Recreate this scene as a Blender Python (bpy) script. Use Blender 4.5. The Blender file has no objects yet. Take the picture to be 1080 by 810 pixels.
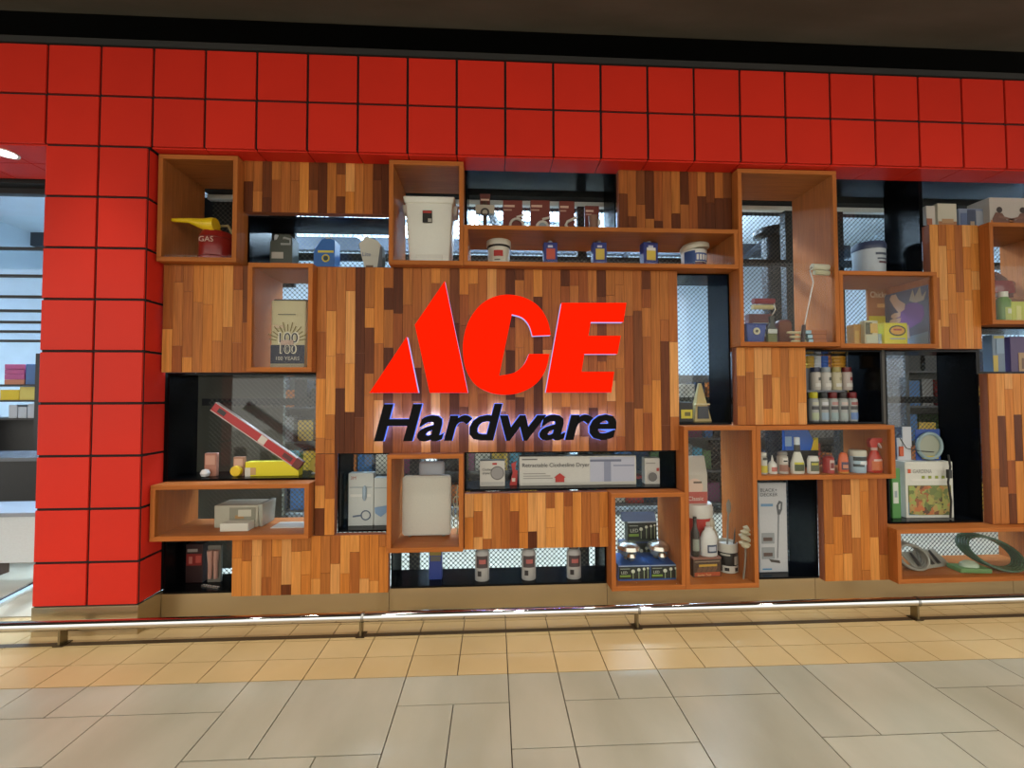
import bpy, bmesh, math, random
from mathutils import Vector, Matrix

random.seed(7)
scene = bpy.context.scene
COL = scene.collection

# ------------------------------------------------------------------ camera
FPX, YAW, PITCH, ROLL = 438.44, 0.0492, 0.0291, -0.0025
CAM = Vector((2.6129, -2.5262, 1.3623))
FWD = Vector((math.sin(YAW) * math.cos(PITCH), math.cos(YAW) * math.cos(PITCH), math.sin(PITCH)))
RGT = Vector((math.cos(YAW), -math.sin(YAW), 0))
UPV = RGT.cross(FWD)
RGT, UPV = math.cos(ROLL) * RGT + math.sin(ROLL) * UPV, -math.sin(ROLL) * RGT + math.cos(ROLL) * UPV
cam_d = bpy.data.cameras.new('camera')
cam_d.sensor_fit = 'HORIZONTAL'
cam_d.sensor_width = 36
cam_d.lens = FPX / 1080 * 36
cam_d.clip_start = 0.05
cam = bpy.data.objects.new('camera', cam_d)
COL.objects.link(cam)
m = Matrix((RGT, UPV, -FWD)).transposed().to_4x4()
m.translation = CAM
cam.matrix_world = m
scene.camera = cam

# ------------------------------------------------------------------ world, lights, exposure
world = bpy.data.worlds.new('world')
scene.world = world
world.use_nodes = True
bg = world.node_tree.nodes['Background']
bg.inputs['Color'].default_value = (1.0, 0.95, 0.86, 1)
bg.inputs['Strength'].default_value = 1.25
scene.view_settings.view_transform = 'Standard'
scene.view_settings.look = 'None'
scene.view_settings.exposure = 0.6
scene.view_settings.gamma = 1.0
scene.view_settings.use_curve_mapping = False


def area(name, loc, sx, sy, power, col, rot=(0, 0, 0)):
    d = bpy.data.lights.new(name, 'AREA')
    d.shape = 'RECTANGLE'
    d.size, d.size_y = sx, sy
    d.energy = power
    d.color = col
    o = bpy.data.objects.new(name, d)
    o.location = loc
    o.rotation_euler = rot
    COL.objects.link(o)
    return o


WARM = (1.0, 0.92, 0.78)
COOL = (0.60, 0.80, 1.0)
def spot(name, loc, power, col, half, blend=0.7, r=0.06):
    d = bpy.data.lights.new(name, 'SPOT')
    d.energy = power
    d.color = col
    d.spot_size = math.radians(half * 2)
    d.spot_blend = blend
    d.shadow_soft_size = r
    o = bpy.data.objects.new(name, d)
    o.location = loc
    COL.objects.link(o)
    return o


# mall ceiling downlights: recessed cans, one row close to the shopfront and two over the walkway
for lx in (-0.9, 0.3, 1.5, 2.7, 3.9, 5.1, 6.3):
    spot('mall_downlight', (lx, -0.42, 3.62), 55, WARM, 24, 0.8, 0.05)
for lx in (-0.6, 1.2, 3.0, 4.8, 6.6):
    spot('mall_downlight', (lx, -1.9, 3.62), 62, WARM, 50, 0.9)
# daylight-white ceiling lamps inside the shop
for lx in (-1.6, 0.9, 3.2, 5.6):
    area('shop_ceiling_lamp', (lx, 2.2, 4.25), 1.5, 0.3, 70, COOL)
    area('shop_ceiling_lamp', (lx, 4.8, 4.25), 1.5, 0.3, 70, COOL)
    # added uplights without fixtures, to brighten the white shop ceiling
    area('shop_ceiling_fill', (lx, 2.2, 3.9), 1.5, 0.2, 115, COOL, (math.pi, 0, 0))
    area('shop_ceiling_fill', (lx, 4.8, 3.9), 1.5, 0.2, 115, COOL, (math.pi, 0, 0))


# ------------------------------------------------------------------ pixel helper (1080 x 810 frame)
def ray(px, py):
    return FWD + RGT * ((px - 540) / FPX) + UPV * ((405 - py) / FPX)


def U(px, py, Y):
    d = ray(px, py)
    q = CAM + d * ((Y - CAM.y) / d.y)
    return q.x, q.z


# ------------------------------------------------------------------ materials
MATS = {}


def lin(h):
    h = h.lstrip('#')
    o = []
    for i in (0, 2, 4):
        c = int(h[i:i + 2], 16) / 255
        o.append(c / 12.92 if c <= 0.04045 else ((c + 0.055) / 1.055) ** 2.4)
    return (*o, 1)


def new_mat(name):
    mt = bpy.data.materials.new(name)
    mt.use_nodes = True
    nt = mt.node_tree
    return mt, nt, nt.nodes['Principled BSDF']


def P(hexc, rough=0.45, metal=0.0, trans=0.0):
    """plain procedural paint / plastic with a very faint mottling"""
    k = (hexc, rough, metal, trans)
    if k in MATS:
        return MATS[k]
    mt, nt, b = new_mat('paint_' + hexc.lstrip('#'))
    c = lin(hexc)
    n = nt.nodes.new('ShaderNodeTexNoise')
    n.inputs['Scale'].default_value = 30
    mx = nt.nodes.new('ShaderNodeMix')
    mx.data_type = 'RGBA'
    mx.inputs['A'].default_value = c
    mx.inputs['B'].default_value = (c[0] * .86, c[1] * .86, c[2] * .86, 1)
    nt.links.new(n.outputs['Fac'], mx.inputs['Factor'])
    nt.links.new(mx.outputs['Result'], b.inputs['Base Color'])
    b.inputs['Roughness'].default_value = rough
    b.inputs['Metallic'].default_value = metal
    b.inputs['Transmission Weight'].default_value = trans
    MATS[k] = mt
    return mt


def print_mat(name, cols, scale, rough=0.45):
    """photographic print: soft patches of the given tones"""
    mt, nt, b = new_mat(name)
    tc = nt.nodes.new('ShaderNodeTexCoord')
    v = nt.nodes.new('ShaderNodeTexVoronoi')
    v.inputs['Scale'].default_value = scale
    n = nt.nodes.new('ShaderNodeTexNoise')
    n.inputs['Scale'].default_value = scale * .8
    nt.links.new(tc.outputs['Object'], n.inputs['Vector'])
    mx = nt.nodes.new('ShaderNodeMix')
    mx.data_type = 'RGBA'
    mx.inputs['Factor'].default_value = .12
    nt.links.new(tc.outputs['Object'], mx.inputs['A'])
    nt.links.new(n.outputs['Color'], mx.inputs['B'])
    nt.links.new(mx.outputs['Result'], v.inputs['Vector'])
    sx = nt.nodes.new('ShaderNodeSeparateColor')
    nt.links.new(v.outputs['Color'], sx.inputs[0])
    cr = nt.nodes.new('ShaderNodeValToRGB')
    el = cr.color_ramp.elements
    while len(el) < len(cols):
        el.new(.5)
    for i, c in enumerate(cols):
        el[i].position = i / max(1, len(cols) - 1)
        el[i].color = lin(c)
    nt.links.new(sx.outputs[0], cr.inputs['Fac'])
    nt.links.new(cr.outputs['Color'], b.inputs['Base Color'])
    b.inputs['Roughness'].default_value = rough
    return mt


def emit(name, col, s):
    mt = bpy.data.materials.new(name)
    mt.use_nodes = True
    nt = mt.node_tree
    nt.nodes.remove(nt.nodes['Principled BSDF'])
    e = nt.nodes.new('ShaderNodeEmission')
    e.inputs['Color'].default_value = (*col, 1)
    e.inputs['Strength'].default_value = s
    nt.links.new(e.outputs[0], nt.nodes['Material Output'].inputs['Surface'])
    return mt


def glass_mat(name, tint, refl):
    mt = bpy.data.materials.new(name)
    mt.use_nodes = True
    nt = mt.node_tree
    nt.nodes.remove(nt.nodes['Principled BSDF'])
    t = nt.nodes.new('ShaderNodeBsdfTransparent')
    t.inputs['Color'].default_value = (*tint, 1)
    g = nt.nodes.new('ShaderNodeBsdfGlossy')
    g.inputs['Roughness'].default_value = 0.02
    lw = nt.nodes.new('ShaderNodeLayerWeight')
    lw.inputs['Blend'].default_value = 0.5
    pw = nt.nodes.new('ShaderNodeMath')
    pw.operation = 'POWER'
    pw.inputs[1].default_value = 5
    nt.links.new(lw.outputs['Facing'], pw.inputs[0])
    fr = nt.nodes.new('ShaderNodeMapRange')   # Schlick reflectance of one glass face
    fr.inputs['To Min'].default_value = ((refl - 1) / (refl + 1)) ** 2
    fr.inputs['To Max'].default_value = 1.0
    nt.links.new(pw.outputs[0], fr.inputs['Value'])
    mx = nt.nodes.new('ShaderNodeMixShader')
    nt.links.new(fr.outputs[0], mx.inputs[0])
    nt.links.new(t.outputs[0], mx.inputs[1])
    nt.links.new(g.outputs[0], mx.inputs[2])
    nt.links.new(mx.outputs[0], nt.nodes['Material Output'].inputs['Surface'])
    return mt


def wood_mat(name, stops, axis='Z', rough=0.4, grain=0.35):
    """stops: sRGB tones picked per object; grain streaks run along axis"""
    mt, nt, b = new_mat(name)
    oi = nt.nodes.new('ShaderNodeObjectInfo')
    cr = nt.nodes.new('ShaderNodeValToRGB')
    cr.color_ramp.interpolation = 'CONSTANT' if len(stops) > 2 else 'LINEAR'
    el = cr.color_ramp.elements
    while len(el) < len(stops):
        el.new(0.5)
    for i, s in enumerate(stops):
        el[i].position = i / len(stops)
        el[i].color = lin(s)
    nt.links.new(oi.outputs['Random'], cr.inputs['Fac'])
    ge = nt.nodes.new('ShaderNodeNewGeometry')
    ml = nt.nodes.new('ShaderNodeMath')
    ml.operation = 'MULTIPLY'
    ml.inputs[1].default_value = 37
    nt.links.new(oi.outputs['Random'], ml.inputs[0])
    ad = nt.nodes.new('ShaderNodeVectorMath')
    ad.operation = 'ADD'
    nt.links.new(ge.outputs['Position'], ad.inputs[0])
    nt.links.new(ml.outputs[0], ad.inputs[1])
    mp = nt.nodes.new('ShaderNodeMapping')
    sc = {'X': (2.2, 60, 60), 'Y': (60, 2.2, 60), 'Z': (60, 60, 2.2)}[axis]
    mp.inputs['Scale'].default_value = sc
    nt.links.new(ad.outputs[0], mp.inputs['Vector'])
    n = nt.nodes.new('ShaderNodeTexNoise')
    n.inputs['Scale'].default_value = 1.6
    n.inputs['Detail'].default_value = 5
    n.inputs['Distortion'].default_value = 0.6
    nt.links.new(mp.outputs[0], n.inputs['Vector'])
    mr = nt.nodes.new('ShaderNodeMapRange')
    mr.inputs['From Min'].default_value = 0.3
    mr.inputs['From Max'].default_value = 0.75
    mr.inputs['To Min'].default_value = 1 + grain * .35
    mr.inputs['To Max'].default_value = 1 - grain
    nt.links.new(n.outputs['Fac'], mr.inputs['Value'])
    vm = nt.nodes.new('ShaderNodeVectorMath')
    vm.operation = 'SCALE'
    nt.links.new(cr.outputs['Color'], vm.inputs[0])
    nt.links.new(mr.outputs[0], vm.inputs['Scale'])
    nt.links.new(vm.outputs[0], b.inputs['Base Color'])
    b.inputs['Roughness'].default_value = rough
    bp = nt.nodes.new('ShaderNodeBump')
    bp.inputs['Strength'].default_value = 0.08
    bp.inputs['Distance'].default_value = 0.002
    nt.links.new(n.outputs['Fac'], bp.inputs['Height'])
    nt.links.new(bp.outputs[0], b.inputs['Normal'])
    return mt


def cloudy(name, c1, c2, scale, rough, lo=0.35, hi=0.7, bump=0.0, objvar=0.0):
    mt, nt, b = new_mat(name)
    ge = nt.nodes.new('ShaderNodeNewGeometry')
    mp = nt.nodes.new('ShaderNodeMapping')
    mp.inputs['Scale'].default_value = scale
    nt.links.new(ge.outputs['Position'], mp.inputs['Vector'])
    n = nt.nodes.new('ShaderNodeTexNoise')
    n.inputs['Scale'].default_value = 1
    n.inputs['Detail'].default_value = 6
    nt.links.new(mp.outputs[0], n.inputs['Vector'])
    cr = nt.nodes.new('ShaderNodeValToRGB')
    cr.color_ramp.elements[0].position = lo
    cr.color_ramp.elements[0].color = lin(c1)
    cr.color_ramp.elements[1].position = hi
    cr.color_ramp.elements[1].color = lin(c2)
    nt.links.new(n.outputs['Fac'], cr.inputs['Fac'])
    out = cr.outputs['Color']
    if objvar:
        oi = nt.nodes.new('ShaderNodeObjectInfo')
        mr = nt.nodes.new('ShaderNodeMapRange')
        mr.inputs['To Min'].default_value = 1 - objvar
        mr.inputs['To Max'].default_value = 1 + objvar
        nt.links.new(oi.outputs['Random'], mr.inputs['Value'])
        vm = nt.nodes.new('ShaderNodeVectorMath')
        vm.operation = 'SCALE'
        nt.links.new(out, vm.inputs[0])
        nt.links.new(mr.outputs[0], vm.inputs['Scale'])
        out = vm.outputs[0]
    nt.links.new(out, b.inputs['Base Color'])
    b.inputs['Roughness'].default_value = rough
    if bump:
        bp = nt.nodes.new('ShaderNodeBump')
        bp.inputs['Strength'].default_value = bump
        bp.inputs['Distance'].default_value = 0.002
        nt.links.new(n.outputs['Fac'], bp.inputs['Height'])
        nt.links.new(bp.outputs[0], b.inputs['Normal'])
    return mt


RED = cloudy('red_cladding', '#CC2E20', '#D63020', (1.2, 1.2, 1.2), 0.42, objvar=0.04)
RED.node_tree.nodes['Principled BSDF'].inputs['Specular IOR Level'].default_value = 0.14
BLACKGAP = P('#0B0A0A', 0.8)
PL_D = wood_mat('plank_dark', ['#5A2E18', '#6A381C', '#764222', '#5E3018'], 'Z', 0.42, 0.38)
PL_M = wood_mat('plank_mid', ['#A05C2C', '#945026', '#AC6830', '#A6602C', '#B26C34'], 'Z', 0.42, 0.36)
PL_L = wood_mat('plank_light', ['#CA803A', '#D28C46', '#C27632', '#D49454'], 'Z', 0.42, 0.30)
BOXW_X = wood_mat('veneer_x', ['#AE6630', '#AE6630'], 'X', 0.38, 0.28)
BOXW_Z = wood_mat('veneer_z', ['#AE6630', '#AE6630'], 'Z', 0.38, 0.28)
for m_ in (PL_D, PL_M, PL_L):
    m_.node_tree.nodes['Principled BSDF'].inputs['Specular IOR Level'].default_value = 0.15
for m_ in (BOXW_X, BOXW_Z):
    m_.node_tree.nodes['Principled BSDF'].inputs['Specular IOR Level'].default_value = 0.12
    m_.node_tree.nodes['Principled BSDF'].inputs['Roughness'].default_value = 0.55
PANELBODY = wood_mat('panel_body', ['#96583A', '#96583A'], 'Z', 0.45, 0.3)
NICHE = P('#07080A', 0.2)
NICHE.node_tree.nodes['Principled BSDF'].inputs['Specular IOR Level'].default_value = 0.12
GLASS = glass_mat('front_glass', (0.98, 0.985, 0.98), 1.22)
GLASSB = glass_mat('back_glass', (0.96, 0.98, 0.98), 1.45)
CREAM = cloudy('cream_tile', '#BFA677', '#CCB384', (2, 2, 2), 0.32, objvar=0.04)
GREY = cloudy('grey_tile', '#A09D8B', '#B2AE9D', (3, 1.4, 2), 0.30, objvar=0.06)
GROUT = P('#4A4238', 0.9)
STEEL = cloudy('satin_steel', '#B8A684', '#C8B590', (1, 1, 1), 0.28)
STEEL.node_tree.nodes['Principled BSDF'].inputs['Metallic'].default_value = 0.85
CHROME = P('#D8D8D8', 0.06, 1.0)
CEIL = cloudy('ceiling_plaster', '#4A453A', '#565046', (1.5, 6, 2), 0.9)
DARKTRIM = P('#2A2826', 0.8)
WHITE = P('#EDEBE4', 0.4)
SIGNRED = emit('sign_red_face', (1.0, 0.012, 0.001), 0.8)
LILAC = emit('sign_lit_return', (0.55, 0.50, 1.0), 0.6)
HALO = emit('sign_halo_blue', (0.14, 0.25, 1.0), 0.8)
LEDB = emit('sign_led_blue', (0.14, 0.24, 1.0), 45.0)


# ------------------------------------------------------------------ mesh helpers
def mesh(name, vs, fs, mat, smooth=False):
    me = bpy.data.meshes.new(name)
    me.from_pydata(vs, [], fs)
    me.update()
    bm = bmesh.new()
    bm.from_mesh(me)
    bmesh.ops.recalc_face_normals(bm, faces=bm.faces)
    bm.to_mesh(me)
    bm.free()
    if mat:
        me.materials.append(mat)
    if smooth:
        me.shade_smooth()
        try:
            me.set_sharp_from_angle(angle=math.radians(35))
        except Exception:
            pass
    return me


BF = [(0, 1, 3, 2), (4, 6, 7, 5), (0, 4, 5, 1), (2, 3, 7, 6), (0, 2, 6, 4), (1, 5, 7, 3)]


def bverts(x0, x1, y0, y1, z0, z1):
    return [(x, y, z) for x in (x0, x1) for y in (y0, y1) for z in (z0, z1)]


def box_me(x0, x1, y0, y1, z0, z1, mat, bev=0.0):
    me = mesh('box', bverts(x0, x1, y0, y1, z0, z1), BF, mat)
    if bev:
        bm = bmesh.new()
        bm.from_mesh(me)
        bmesh.ops.bevel(bm, geom=bm.edges[:], offset=bev, segments=2, affect='EDGES', profile=0.5)
        bm.to_mesh(me)
        bm.free()
    return me


def boxes_me(lst, mat):
    vs, fs = [], []
    for b in lst:
        o = len(vs)
        vs += bverts(*b)
        fs += [tuple(i + o for i in f) for f in BF]
    return mesh('boxes', vs, fs, mat)


def lathe_me(prof, mat, seg=24, sx=1.0, sy=1.0, caps=True):
    """prof: [(r, z)...] bottom to top"""
    vs, fs = [], []
    n = len(prof)
    for r, z in prof:
        for k in range(seg):
            a = 2 * math.pi * k / seg
            vs.append((r * math.cos(a) * sx, r * math.sin(a) * sy, z))
    for i in range(n - 1):
        for k in range(seg):
            k2 = (k + 1) % seg
            fs.append((i * seg + k, i * seg + k2, (i + 1) * seg + k2, (i + 1) * seg + k))
    if caps:
        fs.append(tuple(range(seg))[::-1])
        fs.append(tuple((n - 1) * seg + k for k in range(seg)))
    return mesh('lathe', vs, fs, mat, True)


def prism_me(poly, y0, y1, mat):
    """poly in x,z; extruded along y"""
    n = len(poly)
    vs = [(x, y0, z) for x, z in poly] + [(x, y1, z) for x, z in poly]
    fs = [tuple(range(n)), tuple(range(2 * n - 1, n - 1, -1))]
    fs += [(i, i + n, (i + 1) % n + n, (i + 1) % n) for i in range(n)]
    return mesh('prism', vs, fs, mat)


def prismx_me(poly, x0, x1, mat):
    """poly in y,z; extruded along x"""
    n = len(poly)
    vs = [(x0, y, z) for y, z in poly] + [(x1, y, z) for y, z in poly]
    fs = [tuple(range(n)), tuple(range(2 * n - 1, n - 1, -1))]
    fs += [(i, i + n, (i + 1) % n + n, (i + 1) % n) for i in range(n)]
    return mesh('prism', vs, fs, mat)


def tube_me(pts, r, mat, seg=10, closed=False):
    pts = [Vector(p) for p in pts]
    rs = r if isinstance(r, (list, tuple)) else [r] * len(pts)
    n = len(pts)
    vs, fs = [], []
    prev = None
    for i, p in enumerate(pts):
        if closed:
            t = pts[(i + 1) % n] - pts[i - 1]
        else:
            t = pts[min(i + 1, n - 1)] - pts[max(i - 1, 0)]
        t.normalize()
        if prev is None:
            a = t.orthogonal().normalized()
        else:
            a = (prev - t * prev.dot(t))
            a = a.normalized() if a.length > 1e-6 else t.orthogonal().normalized()
        prev = a
        b = t.cross(a)
        for k in range(seg):
            w = 2 * math.pi * k / seg
            vs.append(tuple(p + (a * math.cos(w) + b * math.sin(w)) * rs[i]))
    lim = n if closed else n - 1
    for i in range(lim):
        j = (i + 1) % n
        for k in range(seg):
            k2 = (k + 1) % seg
            fs.append((i * seg + k, i * seg + k2, j * seg + k2, j * seg + k))
    if not closed:
        fs.append(tuple(range(seg))[::-1])
        fs.append(tuple((n - 1) * seg + k for k in range(seg)))
    return mesh('tube', vs, fs, mat, True)


def ring_pts(cx, cy, cz, r, n=24, plane='XZ', sz=1.0):
    out = []
    for k in range(n):
        a = 2 * math.pi * k / n
        if plane == 'XZ':
            out.append((cx + r * math.cos(a), cy, cz + r * sz * math.sin(a)))
        else:
            out.append((cx + r * math.cos(a), cy + r * sz * math.sin(a), cz))
    return out


def obj(name, me, parent=None, loc=None, rot=None):
    o = bpy.data.objects.new(name, me)
    COL.objects.link(o)
    if parent is not None:
        o.parent = parent
    if loc is not None:
        o.location = loc
    if rot is not None:
        o.rotation_euler = rot
    return o


def tag(o, label, cat, group=None):
    o['label'] = label
    o['category'] = cat
    if group:
        o['group'] = group
    return o


def thing(name, label, cat, loc=(0, 0, 0), rz=0.0, group=None):
    o = bpy.data.objects.new(name, None)
    o.empty_display_size = 0.05
    COL.objects.link(o)
    o.location = loc
    o.rotation_euler = (0, 0, rz)
    return tag(o, label, cat, group)


def struct(name, me, label=None):
    o = obj(name, me)
    o['kind'] = 'structure'
    if label:
        o['label'] = label
    return o


TXT = {}


def text_me(s, size, ext, mat, shear=0.0, offset=0.0, align='LEFT'):
    """flat lettering as a thin mesh in the XZ plane, facing -Y"""
    k = (s, size, ext, mat.name, shear, offset, align)
    if k in TXT:
        return TXT[k]
    cu = bpy.data.curves.new('lettering', 'FONT')
    cu.body = s
    cu.size = size
    cu.extrude = ext
    cu.shear = shear
    cu.offset = offset
    cu.align_x = align
    cu.resolution_u = 3
    o = bpy.data.objects.new('lettering', cu)
    COL.objects.link(o)
    dg = bpy.context.evaluated_depsgraph_get()
    me = bpy.data.meshes.new_from_object(o.evaluated_get(dg))
    bpy.data.objects.remove(o)
    bpy.data.curves.remove(cu)
    me.transform(Matrix(((1, 0, 0, 0), (0, 0, -1, 0), (0, 1, 0, 0), (0, 0, 0, 1))))
    me.materials.clear()
    me.materials.append(mat)
    TXT[k] = me
    return me


# ================================================================== FLOOR
FX0, FS, FYB, FTH = 0.9586, 0.2476, -0.4332, -0.0074
floor = struct('floor', box_me(-14, 20, -14, 7.5, -0.12, -0.012, GROUT), 'mall walkway floor of cream and grey stone tiles')


def ftile(c0, c1, r0, r1, mat, name):
    """tile spanning columns c0..c1 and r0..r1 metres from the cream/grey boundary (negative = towards camera)"""
    g = 0.0024
    me = box_me(c0 * FS + g, c1 * FS - g, r0 + g, r1 - g, -0.012, 0.0, mat)
    o = obj(name, me, floor, (FX0, FYB, 0), (0, 0, FTH))
    return o


CR = [0, 0.1621, 0.3242, 0.4863, 0.66]
for c in range(-8, 24):
    for i in range(4):
        ftile(c, c + 1, CR[i], CR[i + 1], CREAM, 'cream_tile')
d1, d2, d3, d4, d5, d6 = -.1916, -.4368, -.6844, -.932, -1.18, -1.43
for base in (-10, 0, 10, 20):
    def gt(a, b, lo, hi):
        ftile(base + a, base + b, lo, hi, GREY, 'grey_tile')
    # narrow + big
    gt(2, 3, d2, 0); gt(3, 5, d2, 0)
    gt(5, 7, d1, 0); gt(5, 6, d3, d1); gt(6, 7, d3, d1)
    gt(7, 8, d2, 0); gt(8, 9, d1, 0); gt(9, 10, d1, 0); gt(8, 10, d2, d1)
    gt(0, 2, d1, 0); gt(0, 2, d3, d1)
    gt(2, 4, d3, d2); gt(4, 5, d4, d2); gt(2, 4, d5, d3)
    gt(7, 8, d4, d2); gt(8, 10, d4, d2)
    gt(0, 1, d5, d3); gt(1, 2, d5, d3); gt(5, 7, d4, d3)
    gt(4, 5, d6, d4); gt(5, 7, d6, d4); gt(7, 8, d5, d4); gt(8, 10, d5, d4)
    gt(0, 2, d6, d5); gt(2, 4, d6, d5); gt(7, 10, d6, d5)
# plain stone carries on behind the photographer, joints too far out of view to build
obj('stone_slab', box_me(-14, 20, -14, -1.875, -0.012, -0.0005, GREY), floor)
obj('stone_slab', box_me(-6, 12, 0.25, 7.5, -0.012, -0.0005, cloudy('shop_floor', '#B8AE98', '#D2C8B2', (.6, 5, 1), 0.35)), floor)

# ================================================================== RED CLADDING
T, TV, ZT = 0.3, 0.30348, 3.4506
SOF = ZT - 2 * TV
wall = struct('wall_front', boxes_me([
    (-3.0, 8.1, 0.012, 0.05, SOF + 0.012, ZT),          # fascia backing
    (0.006, 0.577, 0.012, 0.05, 0.165, SOF + .012),      # column backing
    (0.006, 0.03, 0.05, 0.45, 0.165, SOF + .012),
    (0.54, 0.566, 0.05, 0.45, 0.165, SOF + .012),
    (-3.0, 8.1, 0.05, 0.45, SOF + .03, SOF + 0.05),
    (-3.0, 8.1, 0.40, 0.45, SOF + 0.05, 3.75),
], BLACKGAP), 'shopfront wall clad in square red panels')
GP = 0.0072
tile_me = box_me(-T / 2 + GP, T / 2 - GP, -0.012, 0.0, -TV / 2 + GP, TV / 2 - GP, RED, 0.002)
for c in range(-10, 27):
    for r in range(2):
        obj('red_panel', tile_me, wall, ((c + .5) * T, 0.012, ZT - (r + .5) * TV))
for c in range(2):
    for r in range(2, 11):
        zt, zb = ZT - r * TV, max(ZT - (r + 1) * TV, 0.167)
        x0, x1 = c * T, (c + 1) * T - (0.018 if c == 1 else 0)
        if r < 10 and c == 0:
            obj('red_panel', tile_me, wall, ((c + .5) * T, 0.012, ZT - (r + .5) * TV))
        else:
            obj('red_panel', box_me(x0 + GP, x1 - GP, 0.0, 0.012, zb + GP, zt - GP, RED, 0.002), wall)
# inner return of the column (faces the display) and its outer return
for r in range(2, 11):
    zt, zb = ZT - r * TV, max(ZT - (r + 1) * TV, 0.167)
    obj('red_panel', box_me(0.566, 0.578, 0.016, 0.172, zb + GP, zt - GP, RED, 0.002), wall)
    obj('red_panel', box_me(-0.006, 0.006, 0.016, 0.45, zb + GP, zt - GP, RED, 0.002), wall)
# soffit under the fascia
for c in range(2, 27):
    obj('red_panel', box_me(c * T + .003 - (.012 if c == 2 else 0), (c + 1) * T - .003, 0.016, 0.172, SOF, SOF + 0.012, RED, 0.002), wall)
for c in range(-10, 0):
    for k in range(2):
        obj('red_panel', box_me(c * T + .003, (c + 1) * T - .003, 0.016 + .2 * k, 0.212 + .2 * k, SOF, SOF + 0.012, RED, 0.002), wall)

# dark strip and shadow gap above the fascia, mall ceiling
struct('trim_1', box_me(-3.0, 8.1, -0.004, 0.03, ZT + .002, 3.49, DARKTRIM), 'dark grey metal strip capping the red fascia')
struct('wall_upper', boxes_me([(-6.0, 12, 0.42, 0.46, 3.46, 3.86), (-6, 12, -.02, .46, 3.80, 3.86), (-6, 12, -.02, 0, 3.722, 3.80)], BLACKGAP), 'black shadow gap above the red fascia')
ceil = struct('ceiling', box_me(-14, 20, -4.2, 0.0, 3.648, 3.72, CEIL), 'brown grey mall ceiling above the shopfront')  # unseen front edge stops short to let world light reach the lower shopfront
for k in range(4):
    y1 = -0.35 - k * 0.6
    obj('ceiling_board', box_me(-14, 20, y1 - .594, y1, 3.64, 3.648, CEIL), ceil)
obj('ceiling_board', box_me(-6, 12, -0.346, -0.002, 3.638, 3.648, CEIL), ceil)

# stainless plinth
struct('trim_2', boxes_me([(0.0, 0.580, 0.004, 0.03, 0.0, 0.165), (0.568, 0.580, 0.03, 0.19, 0.0, 0.165),
                           (-0.006, 0.006, 0.03, 0.45, 0.0, 0.165)], STEEL), 'satin steel plinth around the foot of the red column')
pl = struct('trim_3', box_me(0.581, 8.1, 0.18, 0.21, 0.0, 0.147, P('#2A2620', .7)), 'satin steel plinth running under the display wall')
xs = [0.581, 1.965, 3.36, 4.76, 6.16, 7.56]
for a, b in zip(xs, xs[1:]):
    obj('steel_plate', box_me(a + .0015, b - .0015, 0.172, 0.18, 0.0, 0.147, STEEL), pl)

# ================================================================== WOOD PANELS
def wood_panel(x0, x1, z0, z1, label, seed, mix=(1, 3, 2), y0=0.12, y1=0.172):  # mix weights dark, mid, light planks; mostly darker panels above, lighter below
    rnd = random.Random(seed)
    t = thing('plank_feature_wall', label, 'wood cladding', ((x0 + x1) / 2, y0, z0), 0, 'plank panels of the display wall')
    cx = (x0 + x1) / 2
    obj('panel_body', box_me(x0 - cx, x1 - cx, 0.006, y1 - y0, 0, z1 - z0, PANELBODY), t)
    n = max(2, round((x1 - x0) / 0.0585))
    w = (x1 - x0) / n
    H = z1 - z0
    for i in range(n):
        z = 0.0
        first = True
        while z < H - 1e-4:
            L = rnd.choice((0.12, 0.18, 0.24, 0.3, 0.36, 0.42, 0.5)) * rnd.uniform(1.0, 1.4)
            if first:
                L *= rnd.uniform(.35, 1)
                first = False
            if H - z - L < 0.07:
                L = H - z
            g = 0.0010
            dy = rnd.uniform(0, 0.0015)
            o = obj('plank', rnd.choices(PLK, mix)[0], t)
            o.scale = (w - 2 * g, 0.0062 - dy, L - 2 * g)
            o.location = (x0 - cx + i * w + w / 2, 0.006, z + L / 2)
            z += L
    return t


PLK = [box_me(-.5, .5, -1, 0, -.5, .5, m_) for m_ in (PL_D, PL_M, PL_L)]
wood_panel(1.063, 1.974, 2.520, 2.866, 'dark plank panel at top left between two deep wooden boxes', 1, (5, 3, 1))
wood_panel(0.592, 1.129, 1.513, 2.180, 'plank panel beside the red column below the gas can box', 2, (1, 5, 3))
wood_panel(1.520, 3.829, 1.008, 2.179, 'large central plank panel carrying the red and black sign letters', 3, (4, 5, 2))
wood_panel(1.520, 1.640, 0.506, 1.006, 'narrow upright strip of planks left of the mask boxes niche', 4, (1, 4, 4))
wood_panel(1.030, 1.972, 0.147, 0.504, 'low plank panel above the plinth under the long left box', 5, (1, 4, 9))
wood_panel(3.446, 4.208, 2.439, 2.866, 'dark plank panel under the red soffit left of the tall box', 6, (5, 4, 1))
wood_panel(2.442, 3.357, 0.400, 0.749, 'plank panel below the clothesline dryer carton', 7, (1, 5, 6))
wood_panel(4.220, 4.690, 1.170, 1.679, 'light plank panel left of the spray paint shelf', 8, (0, 3, 9))
wood_panel(5.585, 5.932, 1.674, 2.521, 'light upright plank panel right of the yellow goods box', 9, (0, 3, 9))
wood_panel(4.790, 5.224, 0.147, 0.820, 'light plank panel under the row of cleaning bottles', 10, (0, 4, 8))
wood_panel(5.965, 6.900, 0.497, 1.507, 'tall plank panel at the right edge above the bottom box', 11, (1, 5, 6))
wood_panel(6.52, 6.90, 1.835, 2.52, 'plank panel beyond the right edge of the shopfront view', 12, (1, 4, 4))


# ================================================================== DISPLAY BOXES (veneered, proud of the planks)
FT = 0.027
YB = 0.06
YBK = 0.43


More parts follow.
